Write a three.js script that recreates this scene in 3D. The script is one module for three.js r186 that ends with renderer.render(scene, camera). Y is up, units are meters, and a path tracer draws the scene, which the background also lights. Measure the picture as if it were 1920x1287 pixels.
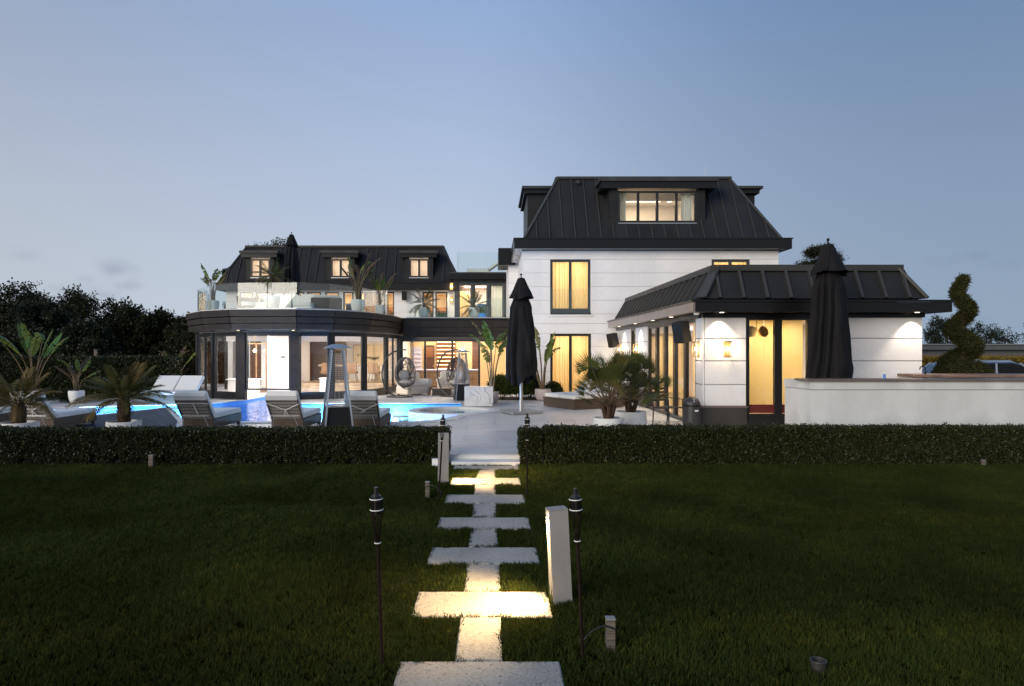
import * as THREE from 'three';
import { mergeGeometries } from 'three/addons/utils/BufferGeometryUtils.js';
import { RoundedBoxGeometry } from 'three/addons/geometries/RoundedBoxGeometry.js';
import { RectAreaLightUniformsLib } from 'three/addons/lights/RectAreaLightUniformsLib.js';
import { MarchingCubes } from 'three/addons/objects/MarchingCubes.js';

// ---------------------------------------------------------------- camera, sky, sun, exposure
RectAreaLightUniformsLib.init();
const scene = new THREE.Scene();
const camera = new THREE.PerspectiveCamera(53.4, 1920 / 1287, 0.1, 3000);   // 24 mm lens, level, shifted
camera.position.set(0, 1.95, 0);
camera.lookAt(0, 1.95, -10);
camera.setViewOffset(1920, 1287, 40, -13.5, 1920, 1287);
const renderer = new THREE.WebGLRenderer({ antialias: true });
renderer.toneMapping = THREE.LinearToneMapping;
renderer.toneMappingExposure = 1.0;
renderer.shadowMap.enabled = true;

const SUN_AZ = -138 * Math.PI / 180, SUN_EL = 16 * Math.PI / 180;           // azimuth from the view direction, negative to the west side
const sunDir = new THREE.Vector3(Math.sin(SUN_AZ) * Math.cos(SUN_EL), Math.sin(SUN_EL), -Math.cos(SUN_AZ) * Math.cos(SUN_EL));
{ // dusk sky: pale low in the west, blue higher up and towards the east
  const W = 1024, H = 512, data = new Float32Array(W * H * 4);
  const horizon = [0.565, 0.645, 0.77], zenith = [0.09, 0.25, 0.585], low = [0.47, 0.49, 0.52];
  let cs = 11; const crand = () => { cs = (cs * 16807) % 2147483647; return cs / 2147483647; };
  const hash = (x, y) => { const s = Math.sin(x * 127.1 + y * 311.7) * 43758.5453; return s - Math.floor(s); };
  const vn = (x, y) => { const i = Math.floor(x), j = Math.floor(y), u = x - i, v = y - j, a = u * u * (3 - 2 * u), b = v * v * (3 - 2 * v);
    return (hash(i, j) * (1 - a) + hash(i + 1, j) * a) * (1 - b) + (hash(i, j + 1) * (1 - a) + hash(i + 1, j + 1) * a) * b; };
  const fbm = (x, y) => vn(x, y) * 0.5 + vn(x * 2.1, y * 2.1) * 0.27 + vn(x * 4.3, y * 4.3) * 0.15 + vn(x * 8.7, y * 8.7) * 0.08;
  for (let r = 0; r < H; r++) for (let c = 0; c < W; c++) {
    const el = ((r + 0.5) / H - 0.5) * 180, rd = ((c + 0.5) / W - 0.5) * 2 * Math.PI;
    const az = rd + Math.PI / 2;                                            // 0 along the view (-z), negative to the left
    const e = Math.max(0, el), t = 1 - Math.exp(-Math.pow(e / 30, 1.6)), ca = Math.cos(az - SUN_AZ), ss = (a, b, x) => { const k = Math.max(0, Math.min(1, (x - a) / (b - a))); return k * k * (3 - 2 * k); };
    const far = ss(-0.70, -1.05, ca), high = 1 - 0.17 * ss(-0.8, 0, ca) * ss(3, 26, e), b = [(1 - 0.52 * far) * high, (1 - 0.44 * far) * high, (1 - 0.38 * far) * high], warm = ss(-0.85, 0.1, ca) * Math.exp(-e / 30);
    const o = (r * W + c) * 4;
    let veil = 0;                                                           // a few thin grey dusk clouds low down
    if (el > 1.5 && el < 7.5) { const f = fbm(az * 18 + 43, el * 1.2); veil = Math.max(0, f - 0.6) * 3.2 * Math.sin(Math.PI * (el - 1.5) / 6); }
    for (let k = 0; k < 3; k++) {
      let v = horizon[k] + (zenith[k] - horizon[k]) * t;
      v = v * (1 - 0.8 * warm) + low[k] * 0.8 * warm;
      data[o + k] = v * b[k] * (1 - 0.45 * Math.min(1, veil) * [1.05, 1, 0.85][k]);
    }
    data[o + 3] = 1;
  }
  const sky = new THREE.DataTexture(data, W, H, THREE.RGBAFormat, THREE.FloatType);
  sky.mapping = THREE.EquirectangularReflectionMapping; sky.magFilter = THREE.LinearFilter; sky.needsUpdate = true;
  scene.background = sky; scene.environment = sky;
}
const sun = new THREE.DirectionalLight(new THREE.Color(1, 0.91, 0.80), 3.0);   // the afterglow, very soft
sun.position.copy(sunDir).multiplyScalar(60); sun.target.position.set(0, 0, -18);
sun.position.add(sun.target.position);
sun.castShadow = true; sun.shadow.radius = 75; sun.shadow.mapSize.set(4096, 4096);
Object.assign(sun.shadow.camera, { left: -40, right: 40, top: 30, bottom: -30, near: 1, far: 160 });
sun.name = 'sun'; scene.add(sun, sun.target);

// ---------------------------------------------------------------- helpers
const V = (x, y, z) => new THREE.Vector3(x, y, z);
function rng(s) { return () => { s = (s + 0x6d2b79f5) | 0; let t = Math.imul(s ^ (s >>> 15), 1 | s); t = (t + Math.imul(t ^ (t >>> 7), 61 | t)) ^ t; return ((t ^ (t >>> 14)) >>> 0) / 4294967296; }; }
const taken = {};
function numbered(n) { const k = taken[n] = (taken[n] ?? -1) + 1; return k ? n + '_' + String(k).padStart(3, '0') : n; }
function tag(o, label, category, group) { o.userData.label = label; if (category) o.userData.category = category; if (group) o.userData.group = group; return o; }
function thing(name, label, category, pos = [0, 0, 0], turn = 0, group) {
  const o = new THREE.Group(); o.name = numbered(name); scene.add(o);
  o.position.set(...pos); o.rotation.y = turn; return tag(o, label, category, group);
}
function structure(o) { o.userData.kind = 'structure'; return o; }
function dup(root, label, pos, turn = 0, scale = 1) {
  const r = root.clone(); r.name = numbered(root.name.replace(/_\d{3}$/, '')); r.userData = { ...root.userData, label }; scene.add(r);
  r.position.set(...pos); r.rotation.y = turn; r.scale.setScalar(scale); return r;
}
function grp(name, parent, pos = [0, 0, 0], turn = 0) { const g = new THREE.Group(); g.name = name; g.position.set(...pos); g.rotation.y = turn; parent.add(g); return g; }
function plain(g) { const n = g.index ? g.toNonIndexed() : g; for (const k of Object.keys(n.attributes)) if (!['position', 'normal', 'uv'].includes(k)) n.deleteAttribute(k); if (!n.attributes.uv) n.setAttribute('uv', new THREE.BufferAttribute(new Float32Array(n.attributes.position.count * 2), 2)); n.morphAttributes = {}; return n; }
const boxes = {};
function bx(w, h, d) {                                                       // box with uv in metres
  const key = [w, h, d].map((v) => v.toFixed(4)).join();
  if (boxes[key]) return boxes[key];
  const g = plain(new THREE.BoxGeometry(w, h, d)), p = g.attributes.position, n = g.attributes.normal, uv = g.attributes.uv;
  for (let i = 0; i < p.count; i++) {
    const x = p.getX(i), y = p.getY(i), z = p.getZ(i), nx = Math.abs(n.getX(i)), ny = Math.abs(n.getY(i));
    if (nx > 0.5) uv.setXY(i, z, y); else if (ny > 0.5) uv.setXY(i, x, z); else uv.setXY(i, x, y);
  }
  return boxes[key] = g;
}
function mesh(name, geo, mat, parent, pos = [0, 0, 0], ry = 0) {
  const m = new THREE.Mesh(geo, mat); m.name = name; m.position.set(...pos); m.rotation.y = ry; parent.add(m); return m;
}
function boxAt(name, mat, parent, x0, x1, y0, y1, z0, z1) { return mesh(name, bx(Math.abs(x1 - x0), Math.abs(y1 - y0), Math.abs(z1 - z0)), mat, parent, [(x0 + x1) / 2, (y0 + y1) / 2, (z0 + z1) / 2]); }
const UNIT = plain(new THREE.BoxGeometry(1, 1, 1));
function beam(name, a, b, w, h, mat, parent, up = V(0, 1, 0)) {              // a bar of section w x h from a to b
  const m = new THREE.Mesh(UNIT, mat); m.name = name; const dir = b.clone().sub(a), L = dir.length();
  m.position.copy(a).add(b).multiplyScalar(0.5);
  m.quaternion.setFromRotationMatrix(new THREE.Matrix4().lookAt(b, a, up)); m.scale.set(w, h, L); parent.add(m); return m;
}
class MB {                                                                   // collects shapes of ONE part
  constructor() { this.g = []; }
  add(geo, x = 0, y = 0, z = 0, rx = 0, ry = 0, rz = 0, s = 1) {
    const g = plain(geo.clone()); const m = new THREE.Matrix4().compose(V(x, y, z), new THREE.Quaternion().setFromEuler(new THREE.Euler(rx, ry, rz, 'YXZ')), typeof s === 'number' ? V(s, s, s) : V(...s));
    g.applyMatrix4(m); this.g.push(g); return this;
  }
  box(x, y, z, w, h, d, ry = 0, rx = 0, rz = 0) { return this.add(bx(w, h, d), x, y, z, rx, ry, rz); }
  cyl(x, y, z, r0, r1, h, n = 16, rx = 0, ry = 0, rz = 0) { return this.add(new THREE.CylinderGeometry(r1, r0, h, n), x, y, z, rx, ry, rz); }
  bar(a, b, w, h = w) {
    const dir = b.clone().sub(a), L = dir.length(), up = Math.abs(dir.y) > 0.95 * L ? V(1, 0, 0) : V(0, 1, 0);
    const m = new THREE.Matrix4().lookAt(b, a, up).setPosition(a.clone().add(b).multiplyScalar(0.5));
    const g = bx(w, h, L).clone(); g.applyMatrix4(m); this.g.push(g); return this;
  }
  tube(pts, r, seg = 16, rad = 8, closed = false) { this.g.push(plain(new THREE.TubeGeometry(new THREE.CatmullRomCurve3(pts, closed), seg, r, rad, closed))); return this; }
  geo() { return this.g.length > 1 ? mergeGeometries(this.g) : this.g[0]; }
  build(name, mat, parent, pos, ry) { return mesh(name, this.geo(), mat, parent, pos, ry); }
}
function taper(points, radii, rad = 8, seg = 4) {                            // tapered limb along points
  const c = new THREE.CatmullRomCurve3(points), n = (points.length - 1) * seg, fr = c.computeFrenetFrames(n, false), P = [], N = [], U = [], I = [];
  for (let i = 0; i <= n; i++) {
    const t = i / n, p = c.getPoint(t), k = t * (radii.length - 1), j = Math.min(radii.length - 2, Math.floor(k)), r = radii[j] + (radii[j + 1] - radii[j]) * (k - j);
    for (let a = 0; a <= rad; a++) { const th = a / rad * Math.PI * 2, d = fr.normals[i].clone().multiplyScalar(Math.cos(th)).addScaledVector(fr.binormals[i], Math.sin(th)); P.push(p.x + d.x * r, p.y + d.y * r, p.z + d.z * r); N.push(d.x, d.y, d.z); U.push(a / rad, t * 3); }
  }
  for (let i = 0; i < n; i++) for (let a = 0; a < rad; a++) { const q = i * (rad + 1) + a; I.push(q, q + 1, q + rad + 1, q + 1, q + rad + 2, q + rad + 1); }
  const g = new THREE.BufferGeometry(); g.setAttribute('position', new THREE.Float32BufferAttribute(P, 3)); g.setAttribute('normal', new THREE.Float32BufferAttribute(N, 3)); g.setAttribute('uv', new THREE.Float32BufferAttribute(U, 2)); g.setIndex(I); return plain(g);
}
function tris(P, U) { const g = new THREE.BufferGeometry(); g.setAttribute('position', new THREE.Float32BufferAttribute(P, 3)); g.setAttribute('uv', new THREE.Float32BufferAttribute(U ?? new Array(P.length / 3 * 2).fill(0), 2)); g.computeVertexNormals(); return g; }
function hexa(q0, q1) {                                                      // solid between two quads (bottom q0, top q1), each 4 Vector3 in order; uv in metres
  const P = [], U = [];
  const face = (a, b, c, d) => { const w = a.distanceTo(b), h = a.distanceTo(d); P.push(...a, ...b, ...c, ...a, ...c, ...d); U.push(0, 0, w, 0, w, h, 0, 0, w, h, 0, h); };
  for (let i = 0; i < 4; i++) { const j = (i + 1) % 4; face(q0[i], q0[j], q1[j], q1[i]); }
  face(q1[0], q1[1], q1[2], q1[3]); face(q0[3], q0[2], q0[1], q0[0]);
  return tris(P, U);
}
function polyShape(pts) { const s = new THREE.Shape(); pts.forEach(([x, d], i) => (i ? s.lineTo(x, d) : s.moveTo(x, d))); s.closePath(); return s; }  // (x, depth); rotateX(-90) lays it down with z = -depth
function sheet(shape, y) { const g = new THREE.ShapeGeometry(shape, 24); g.rotateX(-Math.PI / 2); g.translate(0, y, 0); return plain(g); }
function slab(shape, y0, y1) { const g = new THREE.ExtrudeGeometry(shape, { depth: y1 - y0, bevelEnabled: false }); g.rotateX(-Math.PI / 2); g.translate(0, y0, 0); return plain(g); }
function offsetLine(pts, o) {                                                // parallel polyline, mitred; positive to the right of travel
  return pts.map((p, i) => {
    const a = pts[Math.max(0, i - 1)], b = pts[Math.min(pts.length - 1, i + 1)], n = (u, v) => { const dx = v[0] - u[0], dy = v[1] - u[1], L = Math.hypot(dx, dy) || 1; return [dy / L, -dx / L]; };
    const n0 = i ? n(a, p) : n(p, b), n1 = i < pts.length - 1 ? n(p, b) : n(a, p), mx = n0[0] + n1[0], my = n0[1] + n1[1], k = 2 / (mx * mx + my * my);
    return [p[0] + mx * k * o, p[1] + my * k * o];
  });
}
const inPoly = (x, y, P) => { let c = false; for (let i = 0, j = P.length - 1; i < P.length; j = i++) if ((P[i][1] > y) !== (P[j][1] > y) && x < (P[j][0] - P[i][0]) * (y - P[i][1]) / (P[j][1] - P[i][1]) + P[i][0]) c = !c; return c; };

// ---------------------------------------------------------------- textures (grain, weave, veins) and materials
function lattice(seed, n) { const r = rng(seed), a = new Float32Array(n * n); for (let i = 0; i < n * n; i++) a[i] = r(); return a; }
const LAT = lattice(7, 256);
function noise(x, y, per) {                                                  // periodic value noise
  const i = Math.floor(x), j = Math.floor(y), u = x - i, v = y - j, a = u * u * (3 - 2 * u), b = v * v * (3 - 2 * v), m = (k) => ((k % per) + per) % per, L = (p, q) => LAT[(m(p) * 37 + m(q) * 101 * 3 + m(p) * m(q)) & 65535];
  return (L(i, j) * (1 - a) + L(i + 1, j) * a) * (1 - b) + (L(i, j + 1) * (1 - a) + L(i + 1, j + 1) * a) * b;
}
function fb(u, v, f, oct = 4, fy = f) { let s = 0, w = 0.5; for (let k = 0; k < oct; k++) { s += w * noise(u * f + k * 17, v * fy + k * 31, 1 << 20); f *= 2; fy *= 2; w *= 0.5; } return s / (1 - Math.pow(0.5, oct)); }
function fbt(u, v, f, oct = 4, fy = f) {                                     // tileable over 0..1 (f, fy whole numbers)
  let s = 0, w = 0.5;
  for (let k = 0; k < oct; k++) {
    const x = u * f, y = v * fy, i = Math.floor(x), j = Math.floor(y), a0 = x - i, b0 = y - j, a = a0 * a0 * (3 - 2 * a0), b = b0 * b0 * (3 - 2 * b0);
    const L = (p, q) => LAT[((((p % f) + f) % f) * 73 + (((q % fy) + fy) % fy) * 1031 + k * 997) & 65535];
    s += w * ((L(i, j) * (1 - a) + L(i + 1, j) * a) * (1 - b) + (L(i, j + 1) * (1 - a) + L(i + 1, j + 1) * a) * b); f *= 2; fy *= 2; w *= 0.5;
  }
  return s / (1 - Math.pow(0.5, oct));
}
function tex(w, h, fn, srgb = true, metres = [1, 1]) {
  const d = new Uint8Array(w * h * 4);
  for (let j = 0; j < h; j++) for (let i = 0; i < w; i++) { const c = fn((i + 0.5) / w, (j + 0.5) / h), o = (j * w + i) * 4; for (let k = 0; k < 3; k++) d[o + k] = Math.max(0, Math.min(255, 255 * (c.length ? c[k] : c))); d[o + 3] = 255; }
  const t = new THREE.DataTexture(d, w, h); t.wrapS = t.wrapT = THREE.RepeatWrapping; t.magFilter = THREE.LinearFilter; t.repeat.set(1 / metres[0], 1 / metres[1]);
  if (srgb) t.colorSpace = THREE.SRGBColorSpace; t.needsUpdate = true; return t;
}
const lin = (r, g, b) => new THREE.Color().setRGB(r, g, b);
function std(r, g, b, rough = 0.6, more = {}) { return new THREE.MeshStandardMaterial({ color: lin(r, g, b), roughness: rough, ...more }); }
function phys(r, g, b, rough, more = {}) { return new THREE.MeshPhysicalMaterial({ color: lin(r, g, b), roughness: rough, ...more }); }
const mott = tex(512, 512, (u, v) => 0.88 + 0.12 * fbt(u, v, 6, 5), true, [1.7, 1.7]);                       // faint mottling
const fineBump = tex(256, 256, (u, v) => fbt(u, v, 24, 3), false, [0.4, 0.4]);
const stoneStreak = tex(1024, 512, (u, v) => { const a = fbt(u, v, 5, 4, 34), b = fbt(u, v, 3, 4, 5), c = fbt(u, v, 60, 2); const k = 0.82 + 0.13 * a + 0.10 * (b - 0.5) + 0.06 * (c - 0.5); return [k, k * 0.99, k * 0.975]; }, true, [1.35, 0.9]);
const stoneRough = tex(256, 256, (u, v) => 0.72 + 0.25 * fbt(u, v, 5, 4), false, [1.9, 1.9]);
const slabTex = tex(1024, 1024, (u, v) => { const a = fbt(u, v, 4, 5), c = fbt(u, v, 90, 2), p = fbt(u, v, 64, 2); const pit = 1 - 0.26 * Math.max(0, Math.min(1, (p - 0.74) * 14)); const k = (0.76 + 0.18 * a + 0.16 * (c - 0.5)) * pit; return [k, k * 0.98, k * 0.93]; }, true, [0.9, 0.9]);
const slabBump = tex(512, 512, (u, v) => { const p = fbt(u, v, 64, 2); return 0.55 * fbt(u, v, 10, 4) + 0.25 * fbt(u, v, 60, 2) + (p > 0.72 ? -0.25 : 0.1); }, false, [0.9, 0.9]);
const grain = tex(512, 512, (u, v) => { const a = fbt(u, v, 3, 4, 60), b = fbt(u, v, 8, 3, 4); const k = 0.55 + 0.5 * a + 0.2 * (b - 0.5); return [k, k * 0.95, k * 0.9]; }, true, [1.6, 0.5]);
const grainBump = tex(256, 512, (u, v) => fbt(u, v, 3, 4, 70), false, [1.6, 0.5]);
function crack(u, v, f, seed) { const w = fbt(u, v, 3, 5) * 1.1 + 0.15 * fbt(u, v, 9, 3), s = Math.abs(((u * f + v * (f - 1) + w + seed) % 1 + 1) % 1 - 0.5), x = fbt((u + seed) % 1, (v + 0.3) % 1, 4, 3); return Math.pow(Math.max(0, 1 - s * 16), 1.6) * Math.max(0, x * 2.2 - 0.6); }
function vein(u, v, f, seed) { const w = fbt(u, v, f, 5), x = fbt((u + 0.37 + seed) % 1, (v + 0.61) % 1, f, 4); return Math.pow(1 - Math.min(1, Math.abs(w - 0.5) * 11), 3) * (0.3 + 0.9 * x); }
const marbleTex = tex(1024, 1024, (u, v) => { const m = 0.93 - 0.07 * fbt(u, v, 3, 4) - 0.36 * crack(u, v, 2, 0) - 0.2 * crack(u, v, 3, 0.37) - 0.06 * vein(u, v, 5, 0.2); return [m, m, m * 1.005]; }, true, [1.15, 1.15]);
const darkMarbleTex = tex(1024, 1024, (u, v) => { const m = 0.33 + 0.10 * fbt(u, v, 4, 5) + 0.4 * crack(u, v, 3, 0) + 0.25 * crack(u, v, 2, 0.4) + 0.15 * vein(u, v, 6, 0.3); return [m * 0.94, m, m * 1.09]; }, true, [1.6, 1.6]);
const weave = (u, v, n) => { const x = u * n, y = v * n, i = Math.floor(x), j = Math.floor(y), over = (i + j) % 2, a = Math.abs(x - i - 0.5) * 2, b = Math.abs(y - j - 0.5) * 2; return over ? 1 - 0.6 * a * a - 0.35 * b : 1 - 0.6 * b * b - 0.35 * a; };
const rattanTex = tex(256, 256, (u, v) => { const k = 0.25 + 0.65 * Math.max(0, weave(u, v, 8)) + 0.15 * (fbt(u, v, 16, 2) - 0.5); return [k, k * 0.92, k * 0.82]; }, true, [0.28, 0.28]);
const rattanBump = tex(256, 256, (u, v) => Math.max(0, weave(u, v, 8)), false, [0.28, 0.28]);
const clothBump = tex(256, 256, (u, v) => 0.5 * weave(u, v, 64) + 0.5 * fbt(u, v, 10, 3), false, [0.3, 0.3]);
const barkTex = tex(256, 512, (u, v) => { const k = 0.35 + 0.6 * fbt(u, v, 14, 4, 5); return [k, k * 0.88, k * 0.74]; }, true, [1, 1]);
const leafTex = tex(256, 256, (u, v) => { const k = 0.72 + 0.4 * (fbt(u, v, 5, 4) - 0.3) + 0.06 * Math.sin(v * 160); return [k * 0.98, k, k * 0.85]; }, true, [1, 1]);
const soilTex = tex(512, 512, (u, v) => { const k = 0.30 + 0.5 * fbt(u, v, 12, 5), g = fbt(u, v, 5, 3); return [k * (0.8 + 0.2 * g), k * (0.95 - 0.1 * g), k * 0.5]; }, true, [1.3, 1.3]);
const zincRough = tex(512, 512, (u, v) => 0.36 + 0.3 * fbt(u, v, 4, 5), false, [2.1, 2.1]);
const zincTex = tex(512, 512, (u, v) => 0.78 + 0.24 * fbt(u, v, 5, 5, 3), true, [2.3, 2.3]);
const rippleBump = tex(512, 512, (u, v) => fbt(u, v, 7, 3, 9) * 0.7 + fbt(u, v, 22, 2, 26) * 0.3, false, [2.6, 2.6]);
const mosaic = tex(512, 512, (u, v) => { const n = 32, i = Math.floor(u * n), j = Math.floor(v * n), g = (u * n - i < 0.1 || v * n - j < 0.1), t = LAT[(i * 73 + j * 1031) & 65535]; return g ? [0.72, 0.84, 0.9] : [0.42 + 0.16 * t, 0.68 + 0.12 * t, 0.9]; }, true, [1.2, 1.2]);
const clapTex = tex(512, 512, (u, v) => { const k = 0.92 + 0.06 * fbt(u, v, 4, 4) + 0.03 * fbt(u, v, 50, 2); return [k, k * 0.995, k * 0.99]; }, true, [2.3, 1.7]);
const artTex = tex(512, 256, (u, v) => { const b = 0.78 + 0.12 * fbt(u, v, 4, 4), k = Math.exp(-Math.pow((v - 0.4 - 0.1 * Math.sin(u * 7)) / 0.07, 2)) * (fbt(u, v, 9, 4) > 0.47 ? 1 : 0.25) * (u > 0.12 && u < 0.86 ? 1 : 0); const m = b * (1 - 0.75 * k); return [m, m * 0.93, m * 0.82]; }, true, [1, 1]);
const screenTex = tex(256, 256, (u, v) => { const n = fbt(u, v, 6, 4); return v < 0.3 + 0.15 * n ? [0.15, 0.3, 0.16] : [0.18 + 0.2 * n, 0.48 + 0.2 * n, 0.72 + 0.2 * n]; }, true, [1, 1]);

const M = {
  panel: std(0.82, 0.805, 0.79, 0.55, { map: clapTex, bumpMap: fineBump, bumpScale: 0.0006 }),
  stucco: std(0.62, 0.625, 0.60, 0.7, { map: mott, bumpMap: fineBump, bumpScale: 0.001 }),
  groove: std(0.42, 0.41, 0.41, 0.8),
  zinc: phys(0.026, 0.026, 0.0255, 0.9, { map: zincTex, roughnessMap: zincRough, specularIntensity: 0.35 }),
  seam: phys(0.052, 0.052, 0.05, 0.5, { map: zincTex, specularIntensity: 0.45 }),
  fascia: phys(0.008, 0.008, 0.0085, 0.3, { specularIntensity: 0.6 }),
  frame: std(0.012, 0.0115, 0.012, 0.35),
  frameGrey: std(0.035, 0.04, 0.043, 0.4),
  band: phys(0.036, 0.029, 0.026, 0.5, { specularIntensity: 0.5, map: grain, bumpMap: grainBump, bumpScale: 0.002 }),
  soffit: std(0.6, 0.57, 0.56, 0.5),
  soffitDark: std(0.05, 0.04, 0.035, 0.4),
  copper: std(0.33, 0.27, 0.25, 0.28, { metalness: 0.55, map: mott }),
  paving: std(0.76, 0.74, 0.72, 0.42, { map: stoneStreak, roughnessMap: stoneRough, bumpMap: fineBump, bumpScale: 0.0008 }),
  pavingB: std(0.69, 0.69, 0.68, 0.42, { map: stoneStreak, roughnessMap: stoneRough, bumpMap: fineBump, bumpScale: 0.0008 }),
  pavingC: std(0.80, 0.77, 0.75, 0.42, { map: stoneStreak, roughnessMap: stoneRough, bumpMap: fineBump, bumpScale: 0.0008 }),
  coping: std(0.74, 0.73, 0.70, 0.5, { map: mott }),
  joint: std(0.30, 0.29, 0.28, 0.9),
  slab: std(0.48, 0.47, 0.45, 0.8, { map: slabTex, bumpMap: slabBump, bumpScale: 0.006 }),
  plinth: std(0.055, 0.05, 0.048, 0.5, { map: slabTex, bumpMap: slabBump, bumpScale: 0.003 }),
  plinthCap: std(0.16, 0.12, 0.10, 0.4, { map: mott }),
  marble: std(0.80, 0.80, 0.80, 0.22, { map: marbleTex }),
  darkMarble: phys(0.22, 0.24, 0.29, 0.5, { map: darkMarbleTex, specularIntensity: 0.25 }),
  rattan: std(0.17, 0.14, 0.12, 0.7, { map: rattanTex, bumpMap: rattanBump, bumpScale: 0.006 }),
  wicker: std(0.06, 0.05, 0.045, 0.6),
  wickerPale: std(0.36, 0.32, 0.28, 0.7),
  basket: std(0.13, 0.10, 0.085, 0.7),
  cushion: std(0.70, 0.69, 0.65, 0.9, { bumpMap: clothBump, bumpScale: 0.002 }),
  cream: std(0.72, 0.64, 0.54, 0.9, { bumpMap: clothBump, bumpScale: 0.002 }),
  strap: std(0.72, 0.70, 0.64, 0.8),
  canopy: phys(0.0085, 0.0078, 0.0085, 0.8, { specularIntensity: 0.4, bumpMap: clothBump, bumpScale: 0.002 }),
  piping: std(0.35, 0.35, 0.38, 0.7),
  steel: std(0.55, 0.56, 0.56, 0.28, { metalness: 1 }),
  steelDull: std(0.42, 0.43, 0.43, 0.42, { metalness: 0.8 }),
  blackMetal: phys(0.012, 0.012, 0.0125, 0.6, { specularIntensity: 0.35 }),
  darkMetal: std(0.05, 0.046, 0.045, 0.45, { metalness: 0.3 }),
  pot: std(0.70, 0.70, 0.68, 0.6, { map: mott }),
  potTaupe: std(0.50, 0.43, 0.40, 0.7, { map: mott }),
  soil: std(0.03, 0.022, 0.016, 1),
  lawn: phys(0.03, 0.032, 0.008, 1, { map: soilTex, specularIntensity: 0 }),
  ground: std(0.035, 0.045, 0.018, 1, { map: soilTex }),
  bark: std(0.12, 0.095, 0.07, 0.95, { map: barkTex }),
  palmTrunk: std(0.13, 0.095, 0.07, 0.95, { map: barkTex }),
  bamboo: phys(0.026, 0.017, 0.014, 0.7, { specularIntensity: 0.3, map: barkTex }),
  torchCan: std(0.012, 0.012, 0.012, 0.35),
  white: std(0.78, 0.77, 0.75, 0.6),
  bollard: std(0.30, 0.29, 0.275, 0.45, { map: mott }),
  greyWood: std(0.20, 0.19, 0.17, 0.9, { map: grain }),
  cable: std(0.012, 0.012, 0.012, 0.5),
  glass: phys(0.97, 0.98, 0.975, 0.0, { transmission: 1, thickness: 0, ior: 1.5 }),
  railGlass: phys(0.93, 0.97, 0.955, 0.0, { transmission: 1, thickness: 0, ior: 1.5 }),
  tinted: phys(0.62, 0.55, 0.53, 0.02, { transmission: 1, thickness: 0, ior: 1.5 }),
  water: phys(0.80, 0.93, 0.99, 0.015, { transmission: 1, thickness: 0, ior: 1.33, specularIntensity: 0.8, bumpMap: rippleBump, bumpScale: 0.02 }),
  basin: std(0.30, 0.62, 0.92, 0.5, { map: mosaic }),
  step: std(0.62, 0.74, 0.86, 0.5, { map: mott }),
  goldCurtain: phys(0.88, 0.68, 0.33, 1, { transmission: 0.5, thickness: 0 }),
  blind: phys(0.88, 0.66, 0.26, 1, { transmission: 0.45, thickness: 0 }),
  paleCurtain: phys(0.84, 0.70, 0.56, 1, { transmission: 0.5, thickness: 0 }),
  greyCurtain: phys(0.60, 0.64, 0.58, 1, { transmission: 0.35, thickness: 0 }),
  innerWall: std(0.80, 0.76, 0.71, 0.85),
  innerWarm: std(0.78, 0.60, 0.36, 0.85),
  innerWhite: std(0.80, 0.77, 0.75, 0.7),
  innerBrown: std(0.17, 0.13, 0.115, 0.6, { map: mott }),
  innerFloor: std(0.55, 0.52, 0.50, 0.3, { map: stoneStreak }),
  ceiling: std(0.82, 0.80, 0.79, 0.85),
  oak: std(0.44, 0.28, 0.17, 0.5, { map: grain }),
  walnut: std(0.16, 0.075, 0.045, 0.45, { map: grain }),
  orangeWood: std(0.55, 0.27, 0.08, 0.4, { map: grain }),
  paleWood: std(0.66, 0.55, 0.42, 0.5, { map: grain }),
  lavender: std(0.60, 0.55, 0.70, 0.6),
  bronze: std(0.36, 0.15, 0.06, 0.35, { metalness: 0.6 }),
  gold: std(0.70, 0.45, 0.16, 0.3, { metalness: 1 }),
  brass: std(0.5, 0.33, 0.15, 0.4, { metalness: 0.8 }),
  redSill: std(0.11, 0.018, 0.014, 0.4),
  art: std(0.9, 0.85, 0.76, 0.7, { map: artTex }),
  screen: std(0.1, 0.2, 0.3, 0.3, { map: screenTex, emissive: lin(0.75, 0.85, 1), emissiveMap: screenTex, emissiveIntensity: 0.6 }),
  carPaint: phys(0.42, 0.45, 0.50, 0.3, { metalness: 0.6, clearcoat: 1, clearcoatRoughness: 0.05 }),
  carGlass: phys(0.02, 0.022, 0.025, 0.04, { clearcoat: 1 }),
  tyre: std(0.015, 0.015, 0.015, 0.85),
  headlamp: std(0.8, 0.8, 0.8, 0.1),
  mutedTop: std(0.30, 0.21, 0.16, 0.5, { map: grain }),
  farRoof: std(0.10, 0.11, 0.11, 0.7, { map: mott }),
  fenceWood: std(0.20, 0.15, 0.10, 0.85, { map: grain }),
  speaker: phys(0.022, 0.022, 0.023, 0.7, { specularIntensity: 0.4 }),
};
function leafMat(r, g, b, rough = 0.5) { return phys(r, g, b, rough, { map: leafTex, transmission: 0.22, thickness: 0, specularIntensity: 0.25 }); }
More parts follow.
